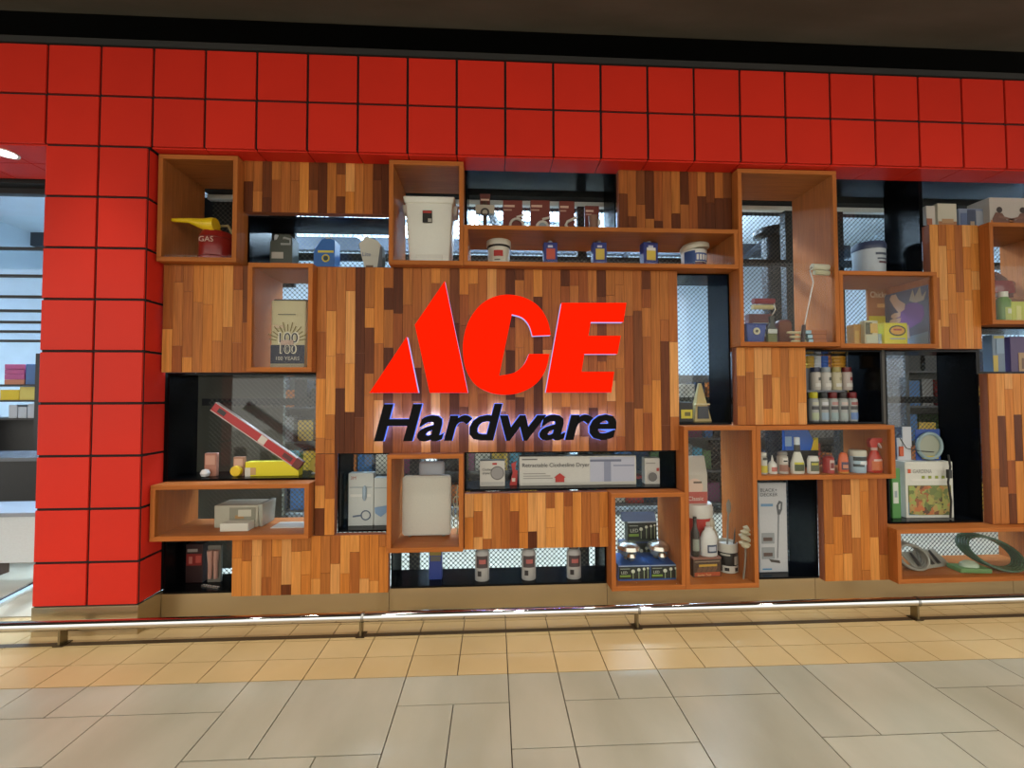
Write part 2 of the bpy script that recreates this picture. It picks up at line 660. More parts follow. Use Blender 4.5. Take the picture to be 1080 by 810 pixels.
def display_box(x0, x1, z0, z1, label):
    cx = (x0 + x1) / 2
    t = thing('display_box', label, 'display box', (cx, YB, z0), 0, 'veneered display boxes')
    a, b, H, D = x0 - cx, x1 - cx, z1 - z0, YBK - YB
    obj('top_board', box_me(a, b, 0, D, H - FT, H, BOXW_X, .0015), t)
    obj('bottom_board', box_me(a, b, 0, D, 0, FT, BOXW_X, .0015), t)
    obj('side_board', box_me(a, a + FT, 0, D, FT, H - FT, BOXW_Z, .0015), t)
    obj('side_board', box_me(b - FT, b, 0, D, FT, H - FT, BOXW_Z, .0015), t)
    obj('glass_pane', box_me(a + FT, b - FT, 0.012, 0.017, FT, H - FT, GLASS), t)
    return dict(x0=x0 + FT, x1=x1 - FT, z0=z0 + FT, z1=z1 - FT, yf=YB + .03, yb=YBK)


BX = {}
BX['A'] = display_box(0.594, 1.061, 2.182, 2.838, 'deep wooden box at top left with a red gas can and yellow funnel')
BX['C'] = display_box(1.131, 1.518, 1.514, 2.180, 'wooden box holding the navy and cream sack')
BX['E'] = display_box(0.590, 1.510, 0.506, 0.837, 'long low wooden box beside the red column with a white package')
BX['F'] = display_box(1.976, 2.438, 2.181, 2.838, 'wooden box at the top holding the large white waste bin')
BX['G'] = display_box(2.440, 4.209, 2.181, 2.437, 'long shallow wooden box above the sign with tubs and blue cans')
BX['H'] = display_box(4.211, 4.880, 1.681, 2.838, 'tall wooden box at top right with paint rollers and a blue bucket')
BX['I'] = display_box(4.882, 5.557, 1.672, 2.177, 'wooden box with yellow packets and a poster of a purple glove')
BX['J'] = display_box(5.935, 6.515, 1.833, 2.517, 'wooden box at the right edge with a dark red helmet bag')
BX['K'] = display_box(1.974, 2.438, 0.411, 1.006, 'wooden box below the sign with an off-white bin lid')
BX['L'] = display_box(3.359, 3.830, 0.147, 0.751, 'wooden box with blue and black solar lamp cartons')
BX['M'] = display_box(3.831, 4.303, 0.147, 1.168, 'tall wooden box with a paper bag, red tub and cow print cup')
BX['N'] = display_box(4.305, 5.232, 0.822, 1.167, 'wooden box with a row of nine cleaning bottles')
BX['O'] = display_box(5.227, 6.420, 0.147, 0.493, 'long low wooden box at bottom right with coiled hoses')


# ================================================================== BLACK NICHES
def niche(x0, x1, z0, z1, label, y0=0.174, y1=0.43, sl=0.0):
    cx = (x0 + x1) / 2
    t = thing('display_niche', label, 'niche', (cx, y0, z0), 0, 'black lined display niches')
    a, b, H, D, w = x0 - cx, x1 - cx, z1 - z0, y1 - y0, 0.012
    obj('top_board', box_me(a, b, 0, D, H - w, H, NICHE), t)
    obj('bottom_board', box_me(a, b, 0, D, 0, w, NICHE), t)
    obj('side_board', box_me(a, a + w, 0, D, w, H - w, NICHE), t)
    obj('side_board', box_me(b - w, b, 0, D, w, H - w, NICHE), t)
    obj('glass_pane', box_me(a + w, b - w, D - .006, D, w, H - w, GLASSB), t)
    return dict(x0=x0 + w, x1=x1 - w, z0=z0 + w, z1=z1 - w, yf=y0 + .01, yb=y1 - .01)


BX['c1'] = niche(1.063, 1.974, 2.184, 2.518, 'black niche with a blue jug and a white sack at upper left')
BX['c2'] = niche(2.442, 3.444, 2.440, 2.866, 'black niche under the soffit with brown hose clip packs')
BX['c3'] = niche(0.590, 1.518, 0.839, 1.511, 'large black niche beside the red column with a long red level')
BX['c4'] = niche(1.642, 1.972, 0.506, 1.006, 'upright black niche with two white mask cartons')
BX['c5'] = niche(2.440, 3.829, 0.753, 1.006, 'wide black niche with the clothesline dryer carton')
BX['c6'] = niche(0.590, 1.028, 0.147, 0.504, 'low black niche beside the foot of the red column')
BX['c7'] = niche(1.976, 3.357, 0.147, 0.398, 'wide low black niche with three grey bottles')
BX['c8'] = niche(3.831, 4.210, 1.170, 2.179, 'tall black niche right of the sign with a pale cone bag')
BX['c9'] = niche(4.882, 5.583, 2.179, 2.866, 'black niche at upper right with one white pail')
BX['c10'] = niche(4.692, 5.270, 1.169, 1.670, 'black niche with rows of spray cans')
BX['c11'] = niche(5.290, 5.963, 0.495, 1.671, 'tall black niche at right with the garden watering carton')
BX['c12'] = niche(5.585, 6.900, 2.523, 2.866, 'black niche at top right with printed cartons')
BX['c13'] = niche(5.965, 6.900, 1.510, 1.831, 'black niche at the right edge with a purple carton')
BX['c14'] = niche(4.305, 4.788, 0.147, 0.820, 'black niche at the bottom with the stick vacuum carton')
# black posts standing between neighbouring niches
struct('trim_4', box_me(5.271, 5.289, 0.174, 0.43, 1.169, 1.671, P('#3A352C', .5)), 'dark bronze post between the spray can niche and tall niche')

# ================================================================== SIGN
def pz(u, v, Y):  # zoom coordinates of the sign -> metres
    return U(370 + u / 3.484, 280 + v / 3.484, Y)


YS = 0.045
sign = thing('shop_sign', 'large glowing red sign letters mounted on the central planks', 'sign', (2.6, YS, 1.36))
A1 = [(205, 262), (68, 468), (247, 468)]
A2 = [(345, 57), (235, 218), (290, 468), (430, 468)]
Cc = []
import itertools


def spline(pts, n=6):
    out = []
    P_ = [Vector(p) for p in pts]
    for i in range(len(P_) - 1):
        p0 = P_[max(i - 1, 0)]
        p1, p2 = P_[i], P_[i + 1]
        p3 = P_[min(i + 2, len(P_) - 1)]
        for k in range(n):
            t = k / n
            q = 0.5 * ((2 * p1) + (-p0 + p2) * t + (2 * p0 - 5 * p1 + 4 * p2 - p3) * t * t + (-p0 + 3 * p1 - 3 * p2 + p3) * t ** 3)
            out.append((q.x, q.y))
    out.append((P_[-1].x, P_[-1].y))
    return out


Cc = spline([(735, 255), (722, 200), (690, 150), (640, 119), (580, 107), (522, 117), (470, 151), (430, 212), (412, 290), (420, 372), (452, 432), (502, 464), (560, 475), (622, 467), (680, 435), (715, 385), (730, 325)]) \
    + spline([(655, 325), (635, 365), (600, 394), (545, 405)]) + spline([(592, 178), (630, 190), (655, 218), (668, 258)])
EE = [(775, 137), (1013, 137), (1002, 207), (882, 207), (873, 258), (992, 258), (980, 325), (858, 325), (848, 390), (968, 390), (957, 467), (717, 467)]


def poly_to_me(poly, y0, y1, mat):
    from mathutils.geometry import tessellate_polygon
    n = len(poly)
    tris = tessellate_polygon([[Vector((x, z, 0)) for x, z in poly]])
    vs = [(x, y0, z) for x, z in poly] + [(x, y1, z) for x, z in poly]
    fs = [tuple(t_) for t_ in tris] + [tuple(i + n for i in t_[::-1]) for t_ in tris]
    fs += [(i, i + n, (i + 1) % n + n, (i + 1) % n) for i in range(n)]
    return mesh('letter', vs, fs, mat)


for nm, polys in (('letter_a', (A1, A2)), ('letter_c', (Cc,)), ('letter_e', (EE,))):
    L = None
    for pg in polys:
        pts = [pz(u, v, YS) for u, v in pg]
        cxp = sum(p[0] for p in pts) / len(pts)
        czp = sum(p[1] for p in pts) / len(pts)
        rel = [(x - sign.location.x, z - sign.location.z) for x, z in pts]
        me = poly_to_me(rel, 0.0, 0.012, SIGNRED)
        o = obj(nm, me, sign)
        rr = poly_to_me(rel, 0.012, 0.055, LILAC)
        obj('lit_return', rr, o)

sign2 = thing('shop_sign', 'smaller black italic sign letters with a blue halo glow', 'sign', (0, 0, 0))
zb = U(520, 463.5, YS)[1]
xl, xr = U(391, 460, YS)[0], U(647.5, 460, YS)[0]
sign2.location = (xl, YS, zb)
HW = 'Hardware'
caph = U(520, 427, YS)[1] - zb
mat_blk = P('#050507', 0.7)
mat_blk.node_tree.nodes['Principled BSDF'].inputs['Specular IOR Level'].default_value = 0.15
SH, OF = 0.22, 0.0065
probe = text_me('H', 0.3, 0.001, mat_blk, 0.0, 0.0)
hz = max(v.co.z for v in probe.vertices)
SZ = 0.3 * caph / hz
# advance of every letter from the width of growing prefixes
adv = []
for i in range(len(HW) + 1):
    if i == 0:
        adv.append(0)
        continue
    w1 = text_me(HW[:i] + 'H', SZ, 0.001, mat_blk)
    w0 = text_me('H', SZ, 0.001, mat_blk)
    adv.append(max(v.co.x for v in w1.vertices) - max(v.co.x for v in w0.vertices))
full = text_me(HW, SZ, 0.001, mat_blk, SH, OF)
wf = max(v.co.x for v in full.vertices) - min(v.co.x for v in full.vertices)
kx = (xr - xl) / wf
for i, chh in enumerate(HW):
    me = text_me(chh, SZ, 0.016, mat_blk, SH, OF).copy()
    o = obj('letter_' + chh.lower(), me, sign2, (adv[i] * kx, 0.016, 0))
    o.scale = (kx, 1, 1)
    mh = text_me(chh, SZ, 0.008, HALO, SH, OF + 0.003).copy()
    obj('halo_back', mh, o, (0, 0.0245, 0))
    ml_ = text_me(chh, SZ, 0.002, LEDB, SH, -0.004).copy()
    obj('led_strip', ml_, o, (0, 0.036, 0))

# ================================================================== FLOOR RAIL
rail = thing('guard_rail', 'low chrome tube rail running along the floor before the shopfront', 'rail', (2.6, -0.075, 0))
RZ, RR = 0.104, 0.027
px = [U_ for U_ in (0.25, 1.87, 3.465, 5.19, 6.9)]
ends = [-0.35] + px[1:] + [8.1]
a = -0.22
for b in (1.88, 3.475, 5.20, 8.0):
    obj('rail_tube', tube_me([(a + .002 - 2.6, 0, RZ), (b - .002 - 2.6, 0, RZ)], RR, CHROME, 20), rail)
    if b < 7:
        obj('joint_collar', tube_me([(b - .008 - 2.6, 0, RZ), (b + .008 - 2.6, 0, RZ)], RR + .0016, P('#9A9A98', .25, 1), 20), rail)
    a = b
obj('rail_tube', tube_me([(-0.22 - 2.6, 0, RZ), (-0.30 - 2.6, .03, RZ), (-0.36 - 2.6, .10, RZ), (-.50 - 2.6, .75, RZ)], RR, CHROME, 20), rail)
for x in px:
    p = obj('rail_post', boxes_me([(x - 2.606, x - 2.594, -.022, .022, 0.004, RZ - .012)], P('#8C8064', .3, .9)), rail)
    obj('foot_plate', box_me(x - 2.625, x - 2.575, -.03, .03, 0.0022, .007, P('#55493A', .35, .9)), p)

struct('trim_6', box_me(-0.25, 8.1, -0.092, -0.060, 0.0, 0.0022, P('#4A3A26', .5)), 'dark flat strip on the floor under the chrome rail')  # thin dark brown strip laid flat along the floor below the rail

# ================================================================== SECURITY GRILLE behind the display wall
GRM = P('#5A574E', 0.5, 0.2)


def grille(x0, x1, z0, z1, Y, label):
    dx, dz, amp, sw, dep, fl = 0.0170, 0.0168, 0.0056, 0.0025, 0.0012, 0.0042
    nx, nz = int((x1 - x0) / dx), int((z1 - z0) / dz)
    vs, fs = [], []
    for k in range(nz):
        base = len(vs)
        n = 0
        for i in range(nx + 1):
            zc = z0 + k * dz + (amp if (i + k) % 2 else -amp)
            for x in (x0 + i * dx - fl, x0 + i * dx + fl):
                vs += [(x, Y, zc - sw), (x, Y + dep, zc + sw)]
                n += 1
        for i in range(n - 1):
            p, q = base + 2 * i, base + 2 * i + 2
            fs.append((p, q, q + 1, p + 1))
    me = bpy.data.meshes.new('grille')
    me.from_pydata(vs, [], fs)
    me.update()
    me.materials.append(GRM)
    o = obj('security_grille', me)
    return tag(o, label, 'grille')


g = grille(0.62, 6.75, 0.12, 2.78, 0.52, 'expanded metal security grille behind all the display niches')
rod = P('#17181B', .5)
for zz in (2.36, 1.30):
    tag(obj('grille_bar', box_me(0.55, 6.8, 0.545, 0.575, zz, zz + .05, rod)), 'black horizontal bar behind the grille at %s height' % ('upper shelf' if zz > 2 else 'sign'), 'bar')
tag(obj('shutter_rail', box_me(0.55, 6.8, 0.56, 0.60, 2.80, 2.835, WHITE)), 'white horizontal shutter rail behind the top niches', 'rail')
tag(obj('shutter_box', box_me(0.55, 6.8, 0.50, 0.75, 2.84, 3.3, BLACKGAP)), 'black shutter housing above the grille', 'shutter housing')
for x in (2.05, 3.30, 4.93, 5.33):
    tag(obj('grille_post', box_me(x - .035, x + .035, 0.56, 0.62, 0, 2.8, rod)), 'black upright post behind the grille %s' % {2.05: 'near the waste bin', 3.30: 'behind the brown hose packs', 4.93: 'beside the paint roller box', 5.33: 'behind the white pail niche'}[x], 'post', 'posts behind the grille')

# ================================================================== SHOP INTERIOR
SHOPW = P('#C9D6E2', 0.6)
struct('wall_back', box_me(-6, 10, 7.0, 7.1, 0, 4.45, SHOPW), 'pale back wall of the shop interior')
struct('wall_left', box_me(-6.1, -6, 0.46, 7.1, 0, 4.45, SHOPW), 'pale left wall of the shop interior')
struct('wall_right', box_me(10, 10.1, 0.46, 7.1, 0, 4.45, SHOPW), 'pale right wall of the shop interior')
sc = struct('ceiling_shop', box_me(-6.1, 10.1, 0.46, 7.1, 4.45, 4.55, P('#DDE6F0', .7)), 'white ceiling inside the shop')
for i, yy in enumerate((1.4, 3.4, 5.6)):
    o = obj('roof_beam', box_me(-6, 10, yy, yy + .12, 4.2, 4.45, P('#3A3F48', .6)), sc)
for i, xx in enumerate((-2.6, -0.3, 2.1, 4.4, 6.8)):
    obj('service_pipe', tube_me([(xx, 0.9, 4.1), (xx + 1.1, 6.8, 4.1)], 0.06, P('#2B2E36', .5), 12), sc)
LAMP = emit('tube_lamp', (0.80, 0.90, 1.0), 5.0)
k = 0
for yy, row in ((2.2, 'front'), (4.8, 'rear')):
    for xx, side in ((-1.6, 'doorway end'), (0.9, 'column side'), (3.2, 'middle'), (5.6, 'far end')):
        t = thing('tube_lamp', 'white strip lamp on the shop ceiling, %s row, %s' % (row, side), 'ceiling lamp', (xx, yy, 4.30), 0, 'strip lamps in the shop')
        obj('housing', box_me(-.8, .8, -.09, .09, 0.03, .09, WHITE), t)
        obj('tube', tube_me([(-.76, 0, .01), (.76, 0, .01)], .022, LAMP, 8), t)

GN = ['red', 'yellow', 'blue', 'white', 'green', 'grey', 'orange', 'navy', 'cream', 'plum', 'teal', 'black']
GOODS = ['#B23A32', '#D9B23C', '#3C6EA8', '#E4E0D6', '#5E7F4A', '#8A8A8A', '#C9722E', '#27374F', '#D6D0C0', '#7A2F5A', '#4F9CB8', '#2E2E2E']
rnd = random.Random(21)


NUM = ['', 'one', 'two', 'three', 'four', 'five', 'six', 'seven', 'eight', 'nine', 'ten', 'eleven', 'twelve', 'thirteen', 'fourteen']
NUM2 = ['lowest', 'second', 'third', 'fourth', 'fifth']


def shelf_unit(xc, yc, w, label, h=1.62, nsh=4, rz=0.0, short=''):
    t = thing('shelf_unit', label, 'shelf', (xc, yc, 0), rz, 'shelving inside the shop')
    dk = P('#4A4A4C', .5)
    obj('back_panel', box_me(-w / 2, w / 2, 0.18, 0.2, 0.08, h, P('#6A6862', .7)), t)
    for s in (-1, 1):
        obj('upright', box_me(s * w / 2 - .02, s * w / 2 + .02, -.2, .2, 0, h, dk), t)
    gap = (h - .12) / nsh
    for i in range(nsh):
        obj('shelf', box_me(-w / 2 + .02, w / 2 - .02, -.2, .18, .12 + i * gap - .02, .12 + i * gap, dk), t)
        x = -w / 2 + .05
        cnt = 0
        while x < w / 2 - .16:
            bw = rnd.uniform(.09, .22)
            bh = rnd.uniform(.5, .85) * gap
            bd = rnd.uniform(.15, .28)
            c = rnd.choice(GOODS)
            o = obj('goods_carton', box_me(-bw / 2, bw / 2, -bd / 2, bd / 2, 0, bh, P(c, .5)))
            m4 = Matrix.Rotation(rz, 4, 'Z')
            v = m4 @ Vector((x + bw / 2, -.03, 0))
            o.location = (xc + v.x, yc + v.y, .12 + i * gap)
            o.rotation_euler = (0, 0, rz)
            cnt += 1
            tag(o, '%s carton, number %s from the left on the %s shelf of the %s' % (GN[GOODS.index(c)], NUM[cnt], NUM2[i], short), 'carton', 'boxed goods on the shop shelves')
            x += bw + rnd.uniform(.01, .05)
    return t


shelf_unit(1.0, 2.35, 1.6, 'dim shelving unit behind the large niche with the red level', short='level shelving')
shelf_unit(2.75, 2.5, 1.5, 'dim shelving unit behind the clothesline dryer niche', short='dryer shelving')
shelf_unit(4.55, 2.4, 1.6, 'dim shelving unit behind the cleaning bottles', short='bottle shelving')
shelf_unit(6.2, 2.3, 1.5, 'dim shelving unit behind the garden carton niche', 2.0, 5, short='garden shelving')
shelf_unit(7.6, 1.9, 1.1, 'dim shelving unit behind the right end of the wall', 2.0, 5, short='end shelving')
tag(obj('round_pillar', lathe_me([(.085, 0), (.085, 2.75), (.15, 2.78), (.15, 2.82)], P('#14161B', .3), 24), None, (U(815, 280, 1.0)[0], 1.0, 0)), 'black round pillar inside the shop behind the paint roller box', 'pillar')

xp0_, xp1_ = U(205, 480, .8)[0], U(298, 480, .8)[0]
t = thing('partition_board', 'grey olive partition board behind the grille beside the red column', 'partition', ((xp0_ + xp1_) / 2, .8, 0))
obj('board', box_me(-(xp1_ - xp0_) / 2, (xp1_ - xp0_) / 2, 0, .04, .05, 1.75, P('#5C5A4C', .6)), t)
for s_ in (-1, 1):
    obj('board_foot', box_me(s_ * .25 - .03, s_ * .25 + .03, -.1, .14, 0, .05, P('#3A3830', .6)), t)

tag(obj('shop_dark_board', box_me(0.45, U(311, 250, .62)[0], .62, .65, 2.18, 2.84, P('#0E0E10', .5))), 'added black board for the dark shop behind the gas can box and oil jug niche', 'board')  # board added to darken the bright shop view behind these openings

# --- view through the doorway left of the red column
t = thing('roller_shutter', 'half raised clear roller shutter with dark bars in the left doorway', 'shutter', (-1.5, 0.50, 1.62))
sh_g = glass_mat('clear_slat', (.86, .93, .98), 1.5)
zs = [U(20, y, .5)[1] for y in (204, 262, 291, 313, 328, 340, 350, 360)]
obj('shutter_bar', box_me(-1.5, 1.49, 0, .05, zs[0] - 1.62, zs[0] + .05 - 1.62, rod), t)
for a, b in zip(zs, zs[1:]):
    obj('clear_slat', box_me(-1.5, 1.49, 0.02, .026, b + .014 - 1.62, a - .008 - 1.62, sh_g), t)
    obj('shutter_bar', box_me(-1.5, 1.49, 0.005, .04, b - .002 - 1.62, b + .012 - 1.62, rod), t)
for q in (0.62, 1.02):
    obj('guide_wire', tube_me([(q, .06, zs[-1] - 1.62), (q, .06, zs[0] - 1.62)], .006, P('#3A3F44', .4), 6), t)
struct('trim_5', box_me(-3.0, -0.01, 0.43, 0.60, SOF - .02, 3.3, P('#101012', .6)), 'black shutter housing over the left doorway')
t = thing('soffit_disc', 'round glowing disc in the red soffit over the left doorway', 'ceiling lamp', (-0.33, 0.10, SOF))  # emissive disc with a white ring, flush under the soffit panels
obj('disc_ring', lathe_me([(.05, -.006), (.062, -.006), (.062, -.001), (.05, -.001)], WHITE, 24, caps=False), t)
obj('glow_disc', lathe_me([(.048, -.004), (.048, -.001)], emit('disc_glow', (1, .96, .9), 12), 24), t)

yD = 2.1
dk = P('#1B1C1F', .4)


def dbox(name, label, cat, px0, px1, py0, py1, Y, d, hexc, z0=None, grp=None, rough=.45):
    xa, _ = U(px0, (py0 + py1) / 2, Y)
    xb, _ = U(px1, (py0 + py1) / 2, Y)
    za = U((px0 + px1) / 2, py1, Y)[1] if z0 is None else z0
    zt = U((px0 + px1) / 2, py0, Y)[1]
    o = obj(name, box_me(-(xb - xa) / 2, (xb - xa) / 2, 0, d, 0, zt - za, P(hexc, rough), .004), None, ((xa + xb) / 2, Y, za))
    if label:
        tag(o, label, cat, grp)
    return o


# open rack with boxes
xa, xb = U(-60, 410, yD)[0], U(42, 410, yD)[0]
zr = [U(20, y, yD)[1] for y in (383, 405.5, 422, 441)]
t = thing('shelf_unit', 'open shelf rack seen through the doorway left of the red column', 'shelf', ((xa + xb) / 2, yD + .12, 0), 0, 'shelving inside the shop')
w = xb - xa
for s in (-1, 1):
    obj('upright', box_me(s * w / 2 - .02, s * w / 2 + .02, -.15, .2, 0, zr[0] + .1, dk), t)
for z in zr[1:]:
    obj('shelf', box_me(-w / 2 + .02, w / 2 - .02, -.15, .2, z - .018, z, dk), t)
obj('back_panel', box_me(-w / 2 + .02, w / 2 - .02, .18, .2, .05, zr[3], dk), t)
hh = (U(15, 384, yD)[1] - zr[1]) / 4
nm = ['lowest', 'second', 'third', 'topmost']
for i in range(4):
    z = zr[1] + i * hh
    dbox('pink_box', 'pink carton in the doorway rack, %s of its stack' % nm[i], 'carton', 5, 26, 380, 390, yD, .18, '#C85A94' if i else '#D98A6A', z, 'pink cartons in the rack')
    bpy.context.scene.objects  # keep order
for o in [o for o in COL.objects if o.name.startswith('pink_box')]:
    i = round((o.location.z - zr[1]) / hh)
    o.data = box_me(-(U(26, 395, yD)[0] - U(5, 395, yD)[0]) / 2, (U(26, 395, yD)[0] - U(5, 395, yD)[0]) / 2, 0, .18, 0, hh - .002, P('#C85A94' if i else '#D98A6A', .5), .003)
dbox('blue_box', 'blue carton beside the pink stack in the doorway rack', 'carton', 27, 39, 384, 405, yD, .18, '#4C79B8', zr[1])
dbox('yellow_packet', 'bright yellow packet on the doorway rack shelf', 'packet', 0, 20, 411, 420, yD, .15, '#F2D21E', zr[2])
dbox('yellow_packet', 'pale yellow carton beside the bright yellow packet in the rack', 'packet', 20.5, 39, 408, 420, yD, .15, '#E9D66A', zr[2])
for i, (q0, q1, y0) in enumerate(((9, 18, 427), (19, 28, 429), (29, 38, 426))):
    dbox('white_packet', 'white packet on the lowest doorway rack shelf, %s from the column' % ('third', 'second', 'nearest')[i], 'packet', q0, q1, y0, 440, yD, .15, '#C8D0DC', zr[3], 'white packets in the rack')
# checkout counter and side table inside the doorway
t = thing('counter', 'black checkout counter inside the left doorway', 'counter', (-1.55, 1.45, 0))
zc1, zc2 = U(20, 482, 1.3)[1], U(20, 500, 1.3)[1]
obj('counter_top', box_me(-.9, .75, -.2, .3, zc1 - .03, zc1, P('#6A7078', .2)), t)
obj('counter_body', box_me(-.85, .70, -.15, .28, 0, zc1 - .03, dk), t)
t = thing('table', 'grey side table with a white panel inside the left doorway', 'table', (-0.75, 0.75, 0))
zt1 = U(18, 536, .75)[1]
obj('table_top', box_me(-.5, .30, -.13, .22, zt1 - .03, zt1, P('#9AA2AC', .3), .004), t)
obj('white_panel', box_me(-.5, .10, -.1, -.08, .18, zt1 - .03, P('#D8DEE2', .4), .003), t)
obj('leg', box_me(.20, .26, -.06, 0, 0, zt1 - .03, P('#4A3424', .6)), t)
obj('leg', box_me(-.46, -.40, .14, .2, 0, zt1 - .03, P('#4A3424', .6)), t)
obj('leg', box_me(.20, .26, .14, .2, 0, zt1 - .03, P('#4A3424', .6)), t)
obj('leg', box_me(-.46, -.40, -.06, 0, 0, zt1 - .03, P('#4A3424', .6)), t)
o = tag(obj('wooden_tray', box_me(-.14, .14, -.08, .08, 0, .02, P('#B98E58', .5), .004), None, (-0.97, 1.36, zc1)), 'small wooden tray on the black checkout counter', 'tray')


# ================================================================== PRODUCT BUILDERS
def put(c, p0, p1, pt, Y):
    B = BX[c]
    pm = pt + 8
    x0, x1 = U(p0, pm, Y)[0], U(p1, pm, Y)[0]
    z0 = B['z0']
    return (x0 + x1) / 2, z0, x1 - x0, U((p0 + p1) / 2, pt, Y)[1] - z0


def decal(par, x0, x1, z0, z1, y, hexc, name='label', t=.0012):
    return obj(name, box_me(x0, x1, y - t, y, z0, z1, P(hexc, .4)), par)


def words(par, s, x, z, hgt, hexc, y, align='LEFT', bold=0.0, rot=0.0, name='lettering', maxw=None):
    me = text_me(s, 1.0, 0.0, P(hexc, .5), 0, bold, align)
    o = obj(name, me, par, (x, y, z), (0, -rot, 0))
    sc_ = hgt / 0.73
    if maxw:
        wd = max(v.co.x for v in me.vertices) - min(v.co.x for v in me.vertices)
        o.scale = (min(sc_, maxw / wd), 1, sc_)
    else:
        o.scale = (sc_, 1, sc_)
    return o


def carton(c, label, p0, p1, pt, Y, d, hexc, decals=(), texts=(), rz=0.0, name='carton', cat='carton', grp=None, z0=None, rough=.45, side=None):
    x, zb_, w, h = put(c, p0, p1, pt, Y)
    if z0 is not None:
        h += zb_ - z0
        zb_ = z0
    t = thing(name, label, cat, (x, Y + d / 2, zb_), rz, grp)
    obj('body', box_me(-w / 2, w / 2, -d / 2, d / 2, 0, h, P(hexc, rough), min(.003, w / 20)), t)
    y = -d / 2 - .0006
    for i, (u0, v0, u1, v1, hc, *nm_) in enumerate(decals):
        decal(t, -w / 2 + u0 * w, -w / 2 + u1 * w, v0 * h, v1 * h, y - .0004 * i, hc, nm_[0] if nm_ else 'printed_panel')
    for (u, v, hf, s, hc, mw) in texts:
        words(t, s, -w / 2 + u * w, v * h, hf * h, hc, y - .006, maxw=mw * w)
    t['w'], t['h'] = w, h
    return t


def vessel(c, label, p0, p1, pt, Y, parts, name, cat, sy=1.0, grp=None, z0=None, rz=0.0, seg=24, tilt=0.0):
    _, _, w, _ = put(c, p0, p1, pt, Y)
    yc = Y + w * sy / 2
    x, zb_, w, h = put(c, p0, p1, pt, yc)     # the silhouette of a round vessel lies at its axis
    if z0 is not None:
        h += zb_ - z0
        zb_ = z0
    t = thing(name, label, cat, (x, yc, zb_), rz, grp)
    for nm_, prof, hexc, rough in parts:
        mt = hexc if not isinstance(hexc, str) else P(hexc, rough)
        obj(nm_, lathe_me([(r * w / 2, z * h) for r, z in prof], mt, seg, 1, sy), t)
    t['w'], t['h'], t['sy'] = w, h, sy
    return t


def front_plate(t, u0, v0, u1, v1, hexc, name='label', rad=None, out=1.01):
    """curved label hugging the front of a round vessel; u in -1..1 of the radius, v of the height"""
    w, h, sy = t['w'], t['h'], t['sy']
    r = w / 2 * (rad or 1.0) * out
    n = 8
    vs, fs = [], []
    for i in range(n + 1):
        a = math.asin(max(-1, min(1, u0 + (u1 - u0) * i / n)))
        for dr in (0, .0008):
            for v in (v0, v1):
                vs.append(((r + dr) * math.sin(a), -(r + dr) * math.cos(a) * sy, v * h))
    for i in range(n):
        a, b = 4 * i, 4 * i + 4
        fs += [(a, a + 1, b + 1, b), (a + 2, b + 2, b + 3, a + 3), (a, b, b + 2, a + 2), (a + 1, a + 3, b + 3, b + 1)]
    fs += [(0, 2, 3, 1), (4 * n, 4 * n + 1, 4 * n + 3, 4 * n + 2)]
    return obj(name, mesh('plate', vs, fs, P(hexc, .45)), t)


CAN = [(.9, 0), (1, .02), (1, .80), (.82, .86), (.55, .88)]
# ---------------- A : gas can with funnel
x, z, w, h = put('A', 213, 247, 243, .20)
t = thing('gas_can', 'round red metal gas can with a yellow funnel in the top left box', 'gas can', (x, .20, z))
obj('body', lathe_me([(w / 2 * .96, 0), (w / 2, .01), (w / 2, h * .72), (w / 2 * .86, h * .88), (w / 2 * .25, h * .96), (w / 2 * .22, h)], P('#8E1B16', .3), 28), t)
for zf in (.12, .66):
    obj('rib', lathe_me([(w / 2 * 1.0, h * zf), (w / 2 * 1.025, h * (zf + .02)), (w / 2 * 1.0, h * (zf + .04))], P('#7A1512', .3), 28, caps=False), t)
words(t, 'GAS', -.05, h * .5, .035, '#D9B8A8', -w / 2 - .005)
obj('carry_handle', tube_me([(-.02, 0, h * .96), (.0, 0, h * 1.12), (.06, 0, h * 1.14), (.09, 0, h * .9)], .008, P('#B9AA7A', .35), 8), t)
# funnel lies on its side over the can
fx0, fz0 = U(182, 232.5, .135)
fx1, fz1 = U(228, 235.5, .135)
fy = -.065
f = obj('funnel', tube_me([(fx0 - x, fy, fz0 + .002 - z), (fx0 + .10 - x, fy, fz0 - z), (fx1 - .07 - x, fy, fz1 - .008 - z), (fx1 - .02 - x, fy, fz1 - .012 - z), (fx1 - x, fy, fz1 - .012 - z)], [.011, .016, .036, .046, .042], P('#F0C818', .35), 20), t)
obj('spout', tube_me([(fx1 - .02 - x, fy, fz1 - .03 - z), (fx1 + .01 - x, fy / 2, fz1 - .05 - z), (0, 0, h * .98)], .014, P('#D9B01A', .35), 10), f)

# ---------------- c1
x, z, w, h = put('c1', 284.5, 308, 247, .25)
t = thing('jerry_can', 'dark olive engine oil jug with a grey cap in the upper left niche', 'jug', (x, .30, z))
obj('body', prism_me([(-w / 2, 0), (w / 2, 0), (w / 2, h * .9), (w / 2 - .02, h), (-w * .1, h), (-w * .2, h * .86), (-w / 2, h * .8)], -.045, .045, P('#3B4034', .4)), t)
obj('carry_handle', tube_me([(-.01, -.02, h * .86), (w * .15, -.047, h * .9), (w * .42, -.047, h * .86), (w * .42, -.047, h * .72), (0, -.047, h * .72)], .008, P('#9A9C98', .4), 8), t)
obj('cap', lathe_me([(.016, h * .82), (.016, h * 1.02), (.012, h * 1.05)], P('#D5D8DA', .3), 16), t, (-w * .36, 0, 0))
decal(t, -w * .42, w * .1, h * .32, h * .5, -.0455, '#AFA79A')
decal(t, -w * .42, w * .4, h * .08, h * .2, -.0455, '#7E2A2A')
x, z, w, h = put('c1', 331, 353, 248, .25)
